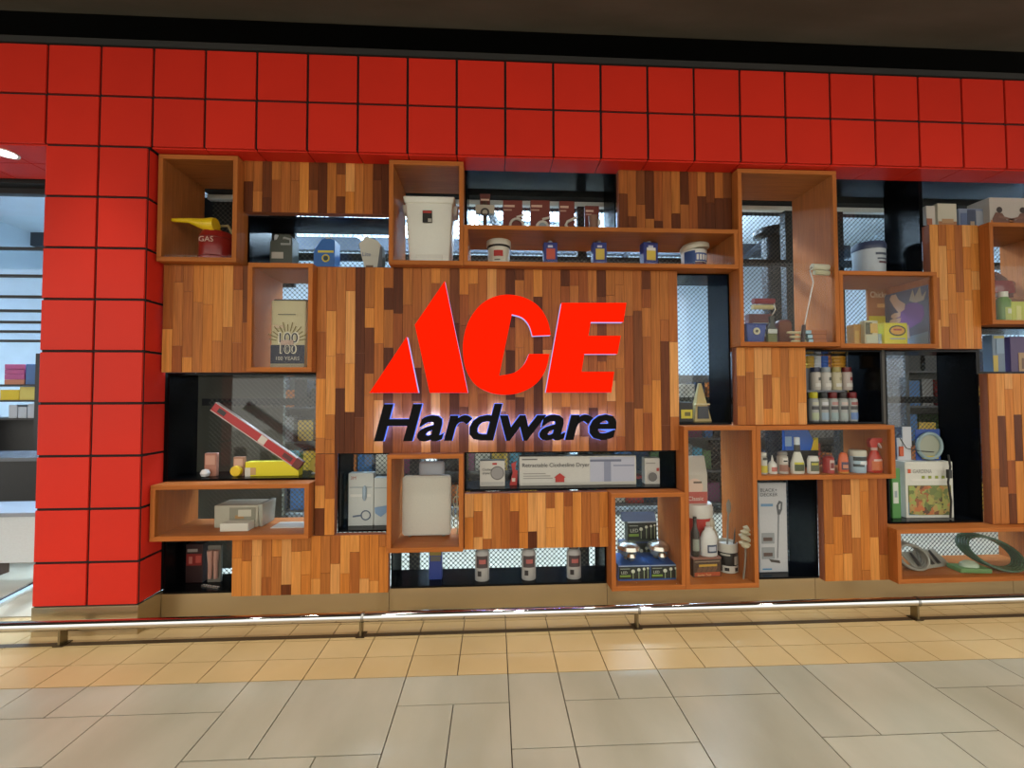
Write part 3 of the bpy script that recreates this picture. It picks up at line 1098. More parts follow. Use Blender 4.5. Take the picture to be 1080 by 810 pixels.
t = thing('blue_jug', 'blue plastic jug with a small yellow emblem in the upper left niche', 'jug', (x, .30, z))
obj('body', prism_me([(-w / 2, 0), (w / 2, 0), (w / 2, h * .86), (w * .3, h * .9), (-w * .1, h * .9), (-w * .42, h * .62), (-w / 2, h * .5)], -.05, .05, P('#1E5FA8', .35)), t)
obj('cap', lathe_me([(.02, h * .9), (.02, h * .99), (.016, h * 1.0)], P('#CFC8B0', .4), 16), t, (w * .08, 0, 0))
obj('emblem', tube_me(ring_pts(w * .08, -.051, h * .34, w * .16, 18), .005, P('#D8C23A', .4), 6, True), t)
decal(t, w * .0, w * .18, h * .26, h * .40, -.0508, '#2B3A2A', 'emblem_core')
decal(t, -w * .3, w * .45, h * .5, h * .56, -.0505, '#CDBF3E', 'emblem_band')
x, z, w, h = put('c1', 378.5, 403, 249, .25)
t = thing('white_sack', 'white paper sack leaning with a folded top in the upper left niche', 'sack', (x, .30, z))
obj('body', prism_me([(-w * .22, 0), (w / 2, 0), (w * .5, h * .7), (w * .3, h * .88), (-w * .2, h), (-w / 2, h * .78), (-w * .42, h * .5)], -.045, .04, P('#C9C6B8', .6)), t)
obj('folded_edge', prism_me([(w * .28, 0), (w / 2, 0), (w * .5, h * .7), (w * .42, h * .72)], -.05, -.045, P('#5A5F66', .6)), t)
words(t, 'Lite', -w * .36, h * .42, h * .12, '#6A7A98', -.05)
decal(t, -w * .2, w * .12, 0.004, h * .16, -.047, '#6A4C34', 'printed_panel')

# ---------------- c2 : brown clip packs
x, z, w, h = put('c2', 504, 519, 203, .27)
t = thing('hanging_tool', 'brown hang card with a metal tool, leftmost in the soffit niche', 'tool pack', (x, .29, z))
obj('card', box_me(-w * .36, w * .36, 0, .004, h * .5, h, P('#5E2A1E', .5)), t)
obj('tool_shaft', tube_me([(0, -.012, 0), (0, -.012, h * .8)], .014, P('#6E5F52', .3, .6), 12), t)
obj('tool_head', boxes_me([(-w * .66, w * .66, -.03, 0, h * .50, h * .70)], P('#B9B09C', .4)), t)
obj('tool_throat', tube_me(ring_pts(0, -.035, h * .52, w * .25, 16), .006, P('#3A3430', .4), 6, True), t)
decal(t, -w * .3, w * .3, h * .84, h * .88, -.0005, '#D8B8A0', 'print_line')
for i, (a, b, tp, shp, lb) in enumerate(((530.5, 551, 211, 'ring', 'brown card with a white hose ring, second pack in the soffit niche'),
                                         (559.5, 580, 211, 'double', 'brown card with a small grey ring, third pack in the soffit niche'),
                                         (590, 606, 212, 'bend', 'brown card with a white bent pipe, fourth pack in the soffit niche'),
                                         (617, 632, 217, 'knob', 'brown card with a glinting white knob, fifth pack in the soffit niche'))):
    t = carton('c2', lb, a, b, tp, .27, .03, '#6B2A1C', [(.04, .80, .6, .86, '#C9A894'), (.04, .70, .45, .74, '#B08A78')], [], name='hose_pack', cat='pack', grp='brown hose packs')
    w, h = t['w'], t['h']
    mw = P('#C9C2B4', .35)
    if shp == 'ring':
        obj('hose_ring', tube_me(ring_pts(w * .2, -.025, h * .28, w * .34, 20), .009, mw, 8, True), t)
        obj('hose_tail', tube_me([(w * .2, -.03, h * .5), (w * .55, -.03, h * .56)], .008, mw, 8), t)
    elif shp == 'double':
        obj('hose_ring', tube_me(ring_pts(w * .1, -.025, h * .24, w * .28, 20), .010, mw, 8, True), t)
        obj('hose_core', lathe_me([(w * .2, -.004), (w * .2, .01)], P('#8E9A9C', .3), 16), t, (w * .1, -.025, h * .24), (math.pi / 2, 0, 0))
        obj('hose_tail', tube_me([(w * .1, -.03, h * .45), (w * .5, -.03, h * .5)], .008, mw, 8), t)
    elif shp == 'bend':
        obj('hose_bend', tube_me([(w * .6, -.03, h * .52), (w * .0, -.03, h * .40), (-w * .12, -.03, h * .3), (w * .05, -.03, h * .18), (w * .45, -.03, h * .03)], .010, mw, 8), t)
    else:
        obj('knob', lathe_me([(.02, 0), (.03, .01), (.026, .03), (.0, .034)], P('#F4F2EC', .15), 18), t, (w * .25, -.015, h * .42), (math.pi / 2, 0, 0))
        obj('clear_cup', lathe_me([(w * .3, 0), (w * .34, h * .6)], P('#8A6A5A', .2), 18), t, (0, -.045, 0))

# ---------------- F : white bin
x, z, w, h = put('F', 426, 479, 207.5, .16)
t = thing('waste_bin', 'large off-white plastic waste bin with flared rim and black sticker', 'bin', (x, .27, z))
def tap(w0, w1, d0, d1, z0, z1, mat, bev=.012):
    vs = [(-w0 / 2, -d0 / 2, z0), (w0 / 2, -d0 / 2, z0), (w0 / 2, d0 / 2, z0), (-w0 / 2, d0 / 2, z0), (-w1 / 2, -d1 / 2, z1), (w1 / 2, -d1 / 2, z1), (w1 / 2, d1 / 2, z1), (-w1 / 2, d1 / 2, z1)]
    me = mesh('tap', vs, [(0, 3, 2, 1), (4, 5, 6, 7), (0, 1, 5, 4), (1, 2, 6, 5), (2, 3, 7, 6), (3, 0, 4, 7)], mat)
    bm = bmesh.new()
    bm.from_mesh(me)
    bmesh.ops.bevel(bm, geom=bm.edges[:], offset=bev, segments=3, affect='EDGES', profile=.5)
    bm.to_mesh(me)
    bm.free()
    me.shade_smooth()
    try:
        me.set_sharp_from_angle(angle=math.radians(40))
    except Exception:
        pass
    return me
BINW = P('#F0EEE4', .4)
obj('body', tap(w * .80, w * .95, .17, .22, 0, h * .92, BINW), t)
obj('rim', tap(w * .98, w * 1.04, .235, .245, h * .90, h, BINW, .01), t)
for s in (-1, 1):
    obj('handle_lug', tap(.03, .05, .10, .12, h * .80, h * .93, BINW, .008), t, (s * w * .49, 0, 0))
obj('foot_panel', tap(w * .55, w * .52, .01, .01, 0, h * .17, BINW, .003), t, (0, -.088, 0))
o = decal(t, -w * .13, w * .06, h * .62, h * .80, -.110, '#231E1C', 'sticker')
decal(t, -w * .12, w * .05, h * .76, h * .79, -.1118, '#B8342C', 'sticker_band')
decal(t, -w * .02, w * .05, h * .63, h * .68, -.1118, '#B9B4A8', 'sticker_print')

# ---------------- G : tubs and cans
TUB = [(.80, 0), (.83, .01), (.9, .70), (.9, .72)]
t = vessel('G', 'white tub with black band and red print in the long box above the sign', 513, 539, 252.5, .20,
           [('body', TUB, '#DAD6C6', .4), ('black_band', [(.93, .68), (.95, .69), (.95, .74), (.93, .75)], '#22201E', .4), ('lid', [(.98, .74), (1.0, .76), (1.0, .90), (.93, .98), (.5, 1.0)], '#DEDACB', .4)], 'paint_tub', 'tub')
front_plate(t, -.45, .38, .35, .56, '#B3241C', 'label', .89)
front_plate(t, -.4, .26, .1, .29, '#5A4A40', 'print_line', .88)
for i, (a, b, lc, lb) in enumerate(((573.5, 588, '#C6503A', 'blue rectangular tin with a red picture in the long box'), (625.5, 640, '#D8B84A', 'blue rectangular tin with a yellow picture left of the other yellow one'), (678, 694, '#E0C24C', 'blue rectangular tin with a yellow and white picture nearest the tilted tub'))):
    t = carton('G', lb, a, b, 255.5, .20, .06, '#22307E', [(.2, .36, .82, .76, lc), (.25, .12, .78, .26, '#6E7CB8')], [], name='blue_tin', cat='tin', grp='blue tins', rz=(.0, 0, .12)[i])
    w, h = t['w'], t['h']
    obj('cap', lathe_me([(.016, h), (.016, h + .014), (.012, h + .018)], P('#B8BCC8', .3, .5), 14), t)
    decal(t, -w * .2, w * .15, h * .80, h * .88, -.0325, '#C8CCE0', 'brand_strip')
    if i == 2:
        decal(t, -w * .3, w * .3, h * .70, h * .80, -.0326, '#E8E6E0', 'white_strip')
t = vessel('G', 'white and blue tub with a tilted white lid at the right of the long box', 718, 745, 255, .20,
           [('body', [(.84, 0), (.86, .01), (.93, .66)], '#E2E0D8', .4)], 'paint_tub', 'tub')
w, h = t['w'], t['h']
obj('lid', lathe_me([(w * .5, -.016), (w * .52, -.01), (w * .52, .012), (w * .44, .03), (w * .2, .036)], P('#DAD5C2', .4), 24), t, (.005, 0, h * .78), (0, -.14, 0))
front_plate(t, -.95, .05, -.35, .62, '#2A4A86', 'label', .91)
front_plate(t, -.35, .30, .75, .55, '#4A5FA0', 'label', .91)
front_plate(t, -.35, .02, .75, .28, '#5A2F46', 'label', .89)
for u_ in (-.25, .0, .25, .5):
    front_plate(t, u_, .34, u_ + .17, .50, '#F2F0EA', 'print_block', .91, 1.025)

# ---------------- C : sack
x, z, w, h = put('C', 284.5, 322, 316, .16)
t = thing('cement_sack', 'stiff cream and navy sack printed 100 years in the left box', 'sack', (x, .22, z))
SK = P('#D2C89E', .6)
obj('body', tap(w * .96, w, .10, .09, 0, h, SK, .012), t)
obj('top_seam', box_me(-w * .49, w * .49, -.02, .02, h - .006, h + .012, P('#3A3A3A', .6), .004), t)
obj('navy_print', box_me(-w * .475, w * .475, -.0545, -.050, .03, h * .34, P('#141A34', .5)), t)
for k in range(13):
    a = math.radians(10 + k * 160 / 12)
    ca, sa = math.cos(a), math.sin(a)
    o = obj('sun_ray', box_me(.07, .13 if k % 2 else .115, -.001, 0, -.003, .003, P('#7A6A2E', .6)), t, (0, -.0535, h * .38), (0, -a, 0))
words(t, '100', 0, h * .37, h * .16, '#E8E2CC', -.056, 'CENTER', .05)
words(t, '100', 0, h * .375, h * .15, '#1A1C28', -.058, 'CENTER', .0)
words(t, '100', 0, h * .22, h * .13, '#E8E2CC', -.058, 'CENTER', .04)
words(t, '100', 0, h * .225, h * .12, '#1C2338', -.060, 'CENTER', .0)
o = decal(t, -w * .18, w * .18, h * .34, h * .41, -.0605, '#B79A88', 'ribbon')
words(t, '100 YEARS', 0, h * .12, h * .055, '#C8C4B4', -.056, 'CENTER')
decal(t, -w * .28, w * .22, h * .78, h * .79, -.053, '#3A3A30', 'print_line')
decal(t, -w * .4, -w * .12, h * .585, h * .63, -.053, '#C9B090', 'price_tag')
obj('hem', box_me(-w * .47, w * .47, -.0575, -.05, .004, .026, P('#9A927A', .6)), t)

# ---------------- c3 : level etc.
x0, z0_ = U(226, 421, .25)
x1, z1_ = U(318, 484, .25)
L = math.hypot(x1 - x0, z1_ - z0_)
an = math.atan2(z1_ - z0_, x1 - x0)
# leaning bar: its low end stands on the niche floor
zlow = BX['c3']['z0']
t = thing('spirit_level', 'long red spirit level leaning diagonally in the large left niche', 'level', (x1 + .0, .25, zlow + .062))
rb = obj('rail_body', box_me(-L, 0, -.012, .012, -.028, .028, P('#B4262A', .35), .003), t, (0, 0, 0), (0, -an, 0))
for s in (-1, 1):
    obj('edge_strip', box_me(-L, 0, -.0135, .0135, s * .029 - .003, s * .029 + .003, P('#C9B6B0', .3), .001), rb)
obj('label', box_me(-L * .47, -L * .40, -.0135, -.012, -.024, .024, P('#D8D0C4', .4)), rb)
obj('vial_window', box_me(-L * .94, -L * .86, -.0135, -.012, -.015, .015, P('#1C1414', .3)), rb)
obj('vial_window', box_me(-L * .20, -L * .10, -.0135, -.012, -.015, .015, P('#5A2424', .3)), rb)
obj('end_cap', box_me(-.05, .002, -.014, .014, -.033, .033, P('#6A2A20', .4), .003), rb)
t = carton('c3', 'pinkish blister pack with a white ball at the left of the red level niche', 215.5, 228, 478, .26, .03, '#B07A66', [(.1, .5, .9, .9, '#C79A86')], [], name='blister_pack', cat='pack')
obj('white_ball', lathe_me([(0.001, 0), (.02, .006), (.028, .025), (.02, .046), (.001, .052)], P('#E0E0E0', .3), 14), t, (-.01, -.045, 0))
t = carton('c3', 'pinkish blister pack with a yellow tape roll in the red level niche', 246, 257, 482, .26, .03, '#B58468', [(.1, .5, .9, .9, '#D0A890')], [], name='blister_pack', cat='pack')
obj('yellow_roll', lathe_me([(.03, 0), (.034, .005), (.034, .025), (.03, .03)], P('#E6C21E', .3), 18), t, (0, -.02, .035), (math.pi / 2, 0, 0))
t = carton('c3', 'long bright yellow carton lying on the floor of the red level niche', 258.5, 315, 487, .24, .06, '#E8D81C', [(.0, .0, .1, .6, '#D9D2C2'), (.1, .1, .2, .6, '#C9A06A')], [], name='yellow_carton')
x, z, w, h = put('c3', 317, 331, 480, .27)
t = thing('tape_reel', 'pale yellow measuring tape reel at the low end of the red level', 'tape reel', (1.455, .34, zlow))
obj('reel', lathe_me([(.05, -.02), (.056, -.015), (.056, .015), (.05, .02)], P('#C8B04A', .4), 22), t, (0, 0, .056), (math.pi / 2, 0, 0))
obj('hub', lathe_me([(.02, .0), (.02, .026)], P('#8A7A3A', .4), 16), t, (0, 0, .056), (math.pi / 2, 0, 0))
obj('foot', box_me(-.04, .04, -.02, .02, 0, .006, P('#C9CED4', .3)), t)

# ---------------- E : package
t = carton('E', 'white package with a faint bird picture in the long low left box', 226, 272, 533, .22, .16, '#B5AF9C', [(.35, .25, .95, .9, '#8E8A78', 'picture'), (.48, .40, .68, .55, '#B0844E', 'picture'), (.55, .5, .85, .8, '#C9C3B0', 'picture')], [], name='package', cat='package')
obj('white_tray', box_me(-.05, .12, -.16, -.09, 0, .05, P('#D8D5C8', .5), .004), t)
obj('clear_wrap', tap(.02, .03, .15, .17, 0, t['h'] * 1.05, P('#A8A698', .2), .006), t, (t['w'] * .56, 0.0, 0))
tag(obj('leaflet', box_me(-.11, .11, -.06, .06, 0, .004, P('#CFC8BC', .5)), None, (1.33, .25, BX['E']['z0'])), 'pale leaflet lying flat at the right of the long low box', 'leaflet')

# ---------------- c4 : two white cartons
for a, b, tp, lb, flip in ((367.5, 394, 499, 'white carton with a small blue diagram, left of the two mask cartons', 0), (394.5, 409.5, 504, 'white carton with a blue face mask picture, right of the two mask cartons', 1)):
    t = carton('c4', lb, a, b, tp, .26, .06, '#C6CCC8', [(.05, .72, .95, .74, '#9AA6AA'), (.08, .55, .9, .60, '#DADCD6')] if flip == 0 else [(.05, .78, .95, .80, '#9AA6AA')], [], name='mask_carton', grp='mask cartons')
    w, h = t['w'], t['h']
    y = -.033
    if not flip:
        obj('diagram_ring', tube_me(ring_pts(w * .2, y, h * .2, w * .18, 18), .004, P('#5A6A80', .5), 6, True), t)
        obj('diagram_stem', tube_me([(-w * .3, y, h * .18), (w * .05, y, h * .2)], .006, P('#6A7A90', .5), 6), t)
        obj('diagram_bulb', lathe_me([(.004, -.05), (.014, -.03), (.014, .03), (.004, .05)], P('#9FB4C4', .4), 12), t, (w * .15, y, h * .62))
        words(t, '3M', -w * .42, h * .88, .022, '#B0563E', y)
    else:
        obj('mask_picture', prism_me([(-w * .45, h * .38), (w * .4, h * .42), (w * .42, h * .28), (w * .0, h * .18), (-w * .4, h * .26)], y - .001, y, P('#7F9FC0', .5)), t)

# ---------------- K : bin lid
x, z, w, h = put('K', 424.5, 475.5, 502, .26)
t = thing('bin_lid', 'off-white rounded plastic bin lid standing upright in its box', 'lid', (x, .30, z))
w0 = U(475.5, 530, .26)[0] - U(424.5, 530, .26)[0]
zlo = U(450, 564.5, .26)[1] - z
def rrect_me(w, h, r, y0, y1, z0, mat, n=5):
    pts = []
    for cx_, cz_, a0 in ((w / 2 - r, h - r, 0), (-w / 2 + r, h - r, 90), (-w / 2 + r, r, 180), (w / 2 - r, r, 270)):
        for k in range(n + 1):
            a = math.radians(a0 + 90 * k / n)
            pts.append((cx_ + r * math.cos(a), z0 + cz_ + r * math.sin(a)))
    return prism_me(pts, y0, y1, mat)
LIDM = P('#D2D0C4', .42)
obj('panel', rrect_me(w0, h - zlo, .022, -.04, .0, zlo, LIDM), t)
obj('rim', rrect_me(w0 * .94, (h - zlo) * .95, .02, -.046, -.04, zlo + .009, P('#D8D6CA', .42)), t)
obj('hinge_bar', tube_me([(-w0 * .3, -.02, zlo + .005), (w0 * .3, -.02, zlo + .005)], .01, LIDM, 10), t)
for s in (-1, 1):
    obj('stand_foot', box_me(s * w0 * .35 - .01, s * w0 * .35 + .01, -.035, .05, 0, zlo + .02, P('#5A5648', .5)), t)
t = thing('crumpled_bag', 'crumpled white and blue plastic bag behind the bin lid', 'bag', (x + .02, .36, z))
obj('body', tap(w0 * .6, w0 * .55, .05, .03, 0, U(455, 483, .36)[1] - z - .02, P('#B8C0CC', .25), .02), t)
t = thing('coiled_rope', 'thin pale coiled cord beside the bin lid', 'cord', (x + w0 * .62, .30, z))
for i, (zz, rr) in enumerate(((.08, .022), (.15, .026), (.22, .024))):
    obj('cord_loop', tube_me(ring_pts(0, -.01, zz, rr, 16, 'XZ', 1.5), .004, P('#C8C0A0', .5), 6, True), t)
obj('cord_tail', tube_me([(0, 0, 0), (0.005, -.01, .05), (0, -.01, .26), (.004, 0, .33)], .004, P('#C8C0A0', .5), 6), t)

# ---------------- c5
def round_pic(t, cx_, cz_, r, y, hexc, hex2):
    obj('picture_disc', lathe_me([(r, 0), (r, .0015)], P(hexc, .4), 22), t, (cx_, y, cz_), (math.pi / 2, 0, 0))
    obj('picture_ring', tube_me(ring_pts(cx_, y - .002, cz_, r * .92, 22), r * .06, P(hex2, .4), 6, True), t)
t = carton('c5', 'square white carton with a round grey fan picture left of the dryer carton', 506, 532.5, 486, .25, .08, '#CFCBC0', [(.05, .05, .95, .18, '#B8B6AE')], [(.1, .62, .1, 'Clothes', '#4A4A4A', .38), (.1, .48, .1, 'dryer', '#4A4A4A', .32)], name='fan_carton')
round_pic(t, t['w'] * .2, t['h'] * .52, t['h'] * .27, -.042, '#9A9692', '#7A7672')
decal(t, 0.0, .03, t['h'] * .84, t['h'] * .92, -.0415, '#B8382E', 'roof_mark')
x, z, w, h = put('c5', 537.5, 546, 487, .27)
t = thing('red_clip', 'small red folded packet between the fan carton and dryer carton', 'packet', (x, .29, z))
obj('body', prism_me([(-w / 2, 0), (w * .4, 0), (w / 2, h * .6), (w * .2, h * .65), (w * .35, h), (-w * .3, h * .9), (-w * .1, h * .5)], -.012, .012, P('#B4322C', .45)), t)
obj('label', box_me(-w * .2, w * .2, -.014, -.012, h * .15, h * .3, P('#D8C8B8', .5)), t)
t = carton('c5', 'long white carton reading Retractable Clothesline Dryer', 548, 671, 481, .25, .09, '#CDCAC0', [(.02, .02, .98, .10, '#BEBBB0'), (.60, .12, .985, .96, '#B9BCCA', 'picture'), (.60, .80, .87, .88, '#6E7488', 'picture'), (.72, .12, .78, .80, '#8C92A6', 'picture'), (.80, .64, .98, .69, '#8C92A6', 'picture'), (.02, .88, .15, .92, '#6A6660'), (.03, .24, .28, .27, '#9A978E'), (.03, .32, .26, .35, '#9A978E'), (.03, .40, .22, .43, '#9A978E')],
           [(.02, .64, .145, 'Retractable Clothesline Dryer', '#3A3A3C', .57)], name='dryer_carton')
w, h = t['w'], t['h']
obj('house_mark', prism_me([(-.03, 0), (.03, 0), (.03, .03), (.04, .03), (0, .06), (-.04, .03), (-.03, .03)], -.0012, 0, P('#B8352C', .5)), t, (-w * .16, -.0505, h * .12))
t = carton('c5', 'small white carton with a round black dial picture right of the dryer carton', 680.5, 696, 483, .25, .07, '#C6C3B9', [(.08, .78, .7, .82, '#8E8B84'), (.78, .5, .95, .62, '#B23A30')], [], name='dial_carton', rz=-.06)
round_pic(t, 0, t['h'] * .28, t['w'] * .36, -.037, '#6A6864', '#D8D6D0')

# ---------------- c6
t = carton('c6', 'black and red tool set carton in the low niche beside the column', 196, 214, 574, .30, .06, '#2A1414', [(.05, .45, .95, .75, '#7A2420'), (.1, .8, .7, .88, '#8E8680'), (.2, .5, .4, .68, '#B06A5E'), (.6, .52, .92, .7, '#A8483E')], [], name='tool_carton')
t = carton('c6', 'clear pack with two pinkish grips in the low niche beside the column', 219, 233, 575, .30, .02, '#6E6A60', [], [], name='grip_pack', cat='pack')
for s in (-1, 1):
    obj('grip', tube_me([(s * t['w'] * .22, -.02, .03), (s * t['w'] * .2, -.02, t['h'] * .5), (s * t['w'] * .24, -.02, t['h'] * .88)], [.012, .014, .018], P('#B58A7A', .4), 10), t)
t = thing('key_chain', 'small silver chain lying on the floor of the low left niche', 'chain', (0.83, .25, BX['c6']['z0']))
for k in range(7):
    obj('chain_link', tube_me(ring_pts(k * .018 - .05, k * -.006, .004, .011, 10, 'XY'), .003, P('#C8C4BC', .25, .8), 6, True), t)

# ---------------- c7 : bottles
BOT = [('body', [(.92, 0), (1, .02), (1, .78), (.75, .88), (.6, .90)], '#A9A7A2', .35), ('cap', [(.62, .885), (.66, .89), (.66, .99), (.58, 1.0)], '#56524E', .4)]
for i, (a, b, wh) in enumerate(((501, 516, 'left'), (550, 565, 'middle'), (597.5, 612.5, 'right'))):
    t = vessel('c7', 'grey plastic bottle with a dark label, %s of three in the low niche' % wh, a, b, 574.5, .21, BOT, 'grey_bottle', 'bottle', .7, 'grey bottles in the low niche')
    front_plate(t, -.75, .38, .75, .72, '#4A3F40', 'label', 1.0)
    front_plate(t, -.4, .50, .5, .62, '#B0605A', 'label_print', 1.0, 1.03)
    front_plate(t, -.6, .15, -.1, .30, '#2E2A2A', 'badge', 1.0)
t = carton('c7', 'blue and yellow can shaped carton at the left of the low niche', 452.5, 466, 576, .26, .05, '#2C3F86', [(.05, .72, .95, .92, '#8A7A3A'), (.1, .55, .9, .7, '#5A5A58')], [], name='blue_carton')

# ---------------- L : solar lamp cartons
def led_face(t, w0, w1, h, y, n):
    seg = (w1 - w0) / n
    for k in range(n):
        a = w0 + seg * k
        decal(t, a + .004, a + seg - .004, .012, h * .92, y, '#20261E', 'printed_panel')
        words(t, 'LED', a + seg * .08, h * .48, h * .18, '#C8CCC0', y - .006, maxw=seg * .28)
        decal(t, a + seg * .05, a + seg * .38, h * .26, h * .38, y - .0014, '#7EA03C', 'green_strip')
        decal(t, a + seg * .06, a + seg * .36, h * .77, h * .81, y - .0014, '#9AA49A', 'print_line')
        for j, (uu, hh_) in enumerate(((.46, .62), (.64, .72), (.80, .76), (.92, .80))):
            lx = a + seg * uu
            decal(t, lx - .002, lx + .002, h * .14, h * (hh_ - .05), y - .0014, '#9FB48A', 'stake_print')
            obj('lamp_print', lathe_me([(seg * (.06 - .009 * j), 0), (seg * (.06 - .009 * j), .001)], P('#D8DCC8', .4), 10), t, (lx, y - .0014, h * hh_), (math.pi / 2, 0, 0))
zL = BX['L']['z0']
x0, x1 = U(652, 600, .14)[0], U(719.5, 600, .14)[0]
hL = U(686, 596, .14)[1] - zL
for k in range(2):
    wk = (x1 - x0) / 2
    t = thing('lamp_carton', 'solar lamp carton at the front of its box, %s of the bottom pair' % ('left', 'right')[k], 'carton', (x0 + wk * (k + .5), .25, zL), 0, 'solar lamp cartons')
    obj('body', box_me(-wk / 2 + .001, wk / 2 - .001, -.11, .11, 0, hL, P('#2C59A0', .4), .002), t)
    led_face(t, -wk / 2, wk / 2, hL, -.1105, 1)
    decal(t, -wk / 2 + .002, wk / 2 - .002, hL * .95, hL * .995, -.111, '#B8C8DC', 'edge_strip')
# rear stack
xr0, xr1 = U(654, 560, .36)[0], U(703, 560, .36)[0]
hs = .16
xm_ = U(677, 560, .37)[0]
t = thing('lamp_carton', 'solar lamp carton at the back of its box, lower of the rear stack', 'carton', (xm_, .395, zL), 0, 'solar lamp cartons')
zt2 = U(676, 571, .365)[1]
wt = U(691, 560, .365)[0] - U(660, 560, .365)[0]
obj('body', box_me(-wt * .75, wt * .75, -.03, .03, 0, zt2 - zL - .001, P('#39496A', .4), .002), t)
led_face(t, -wt * .5, wt * .5, zt2 - zL, -.0305, 1)
t = thing('lamp_carton', 'solar lamp carton with a slanted lid, topmost of the rear stack', 'carton', (xm_, .395, zt2), 0, 'solar lamp cartons')
h2 = U(676, 550, .365)[1] - zt2
obj('body', box_me(-wt / 2, wt / 2, -.03, .03, 0, h2, P('#3F4B3C', .4), .002), t)
led_face(t, -wt / 2, wt / 2, h2, -.0305, 1)
decal(t, -wt / 2, wt / 2, h2 * .94, h2 * 1.0, -.0315, '#AEB4BA', 'edge_strip')
obj('open_flap', prismx_me([(-.028, h2), (.028, h2), (.03, h2 + .05), (.02, h2 + .055)], -wt / 2 - .03, wt / 2, P('#5A6478', .4)), t)
for k, (pxc, wh) in enumerate(((665, 'left'), (697, 'right'))):
    xx = U(pxc, 580, .22)[0]
    t = thing('solar_lamp', 'glossy steel solar lamp dome on the blue cartons, %s one' % wh, 'lamp', (xx, .26, hL + zL), 0, 'solar lamps')
    SS = P('#D8D4C8', .22, .9)
    obj('base', lathe_me([(.03, 0), (.034, .004), (.02, .02), (.012, .024)], SS, 20), t)
    obj('lens', lathe_me([(.05, .024), (.055, .03), (.055, .06), (.06, .064)], P('#6E7C8A', .1), 24), t)
    obj('dome', lathe_me([(.074, .064), (.078, .068), (.07, .09), (.045, .105), (.015, .11)], SS, 24), t)
    obj('mirror_ball', lathe_me([(.001, -.03), (.022, -.02), (.03, 0), (.022, .02), (.001, .03)], SS, 18), t, (0, -.055, .032))

# ---------------- M
zM = BX['M']['z0']
x, z, w, h = put('M', 730.5, 760.5, 590, .17)
t = thing('bar_carton', 'brown and red snack carton at the floor of the tall box', 'carton', (x, .22, z), 0.05)
obj('body', box_me(-w / 2, w / 2, -.05, .05, 0, h, P('#4A3526', .5), .002), t)
decal(t, -w * .46, w * .46, .006, h * .27, -.0512, '#B0522E', 'printed_panel')
words(t, 'Starter Tool', -w * .38, h * .09, h * .12, '#E8C890', -.058, maxw=w * .76)
decal(t, -w * .3, w * .35, h * .60, h * .72, -.0512, '#C9A03A', 'printed_panel')
decal(t, -w * .45, w * .45, h * .86, h * .9, -.0512, '#9A8A72', 'printed_panel')
for k in range(4):
    obj('picture_bar', box_me(-.013, .013, -.052, -.0505, -.022, .022, P('#6E4E34', .5)), t, (-w * .28 + k * w * .18, 0, h * .42), (0, .5, 0))
obj('carton_lid', box_me(-w / 2 - .002, w / 2 + .002, -.052, .052, h, h + .012, P('#8A5A48', .5), .002), t)
ztc = z + h + .012
x, z, w, h = put('M', 723, 757.5, 533, .26)
t = thing('red_tub', 'red tub with a wide white lid behind the white bottle', 'tub', (x, .355, zM))
obj('body', lathe_me([(w * .42, 0), (w * .43, .01), (w * .47, h * .80)], P('#B3332C', .4), 26), t)
obj('lid', lathe_me([(w * .49, h * .80), (w * .5, h * .81), (w * .5, h * .93), (w * .46, h), (w * .2, h)], P('#DAD8D0', .4), 26), t)
t['w'], t['h'], t['sy'] = w, h, 1.0
front_plate(t, .2, .55, .8, .75, '#C9BFB4', 'label', .93, 1.0)
ztub = zM + h
xp0, xp1 = U(722.5, 510, .29)[0], U(747, 510, .29)[0]
wq = xp1 - xp0
hq = U(735, 482, .29)[1] - ztub
t = thing('paper_bag', 'white paper bag with a red lower print standing on the red tub', 'bag', ((xp0 + xp1) / 2 - .004, .345, ztub))
obj('body', prismx_me([(-.05, 0), (.05, 0), (.05, hq * .62), (.012, hq), (-.012, hq), (-.05, hq * .62)], -wq / 2, wq / 2, P('#C9C4B8', .6)), t)
decal(t, -wq / 2 + .002, wq / 2 - .002, .004, hq * .26, -.0505, '#BE5A50', 'red_print')
obj('badge', lathe_me([(wq * .36, 0), (wq * .36, .001)], P('#E2C6B4', .5), 20), t, (-wq * .05, -.0505, hq * .36), (math.pi / 2, 0, 0))
words(t, 'Classic', -wq * .36, hq * .08, hq * .09, '#F0E4D8', -.056, maxw=wq * .7)
decal(t, -wq * .1, wq * .25, hq * .44, hq * .48, -.0518, '#6A5A4A', 'print_line')
WB = [('body', [(.9, 0), (1, .03), (1, .62), (.7, .86), (.42, .92)], '#D6D6D2', .35), ('cap', [(.46, .9), (.48, .91), (.48, 1.0)], '#E6E6E2', .35)]
t = vessel('M', 'white bottle with a navy label on the snack carton', 738.5, 756, 556, .175, WB, 'white_bottle', 'bottle', .55, None, ztc)
front_plate(t, -.4, .14, .75, .42, '#3C4862', 'label', 1.0)
front_plate(t, -.25, .2, .6, .36, '#B8BCC6', 'label_print', 1.0, 1.03)
t = vessel('M', 'small dark bottle with a pale label beside the white bottle', 728.5, 737, 545, .18, [('body', [(.9, 0), (1, .03), (1, .6), (.5, .75), (.4, .86)], '#3A3630', .3), ('cap', [(.45, .85), (.45, 1.0)], '#2A2622', .4)], 'dark_bottle', 'bottle', .9, None, ztc)
front_plate(t, -.8, .15, .8, .45, '#8E9488', 'label', 1.0)
x, z, w, h = put('M', 762, 783, 574.5, .20)
t = thing('utensil_cup', 'black and white cow print cup holding brushes', 'cup', (x, .27, z))
obj('cup_body', lathe_me([(w * .46, 0), (w * .5, .01), (w * .5, h * .70)], P('#1E1C1B', .35), 28), t)
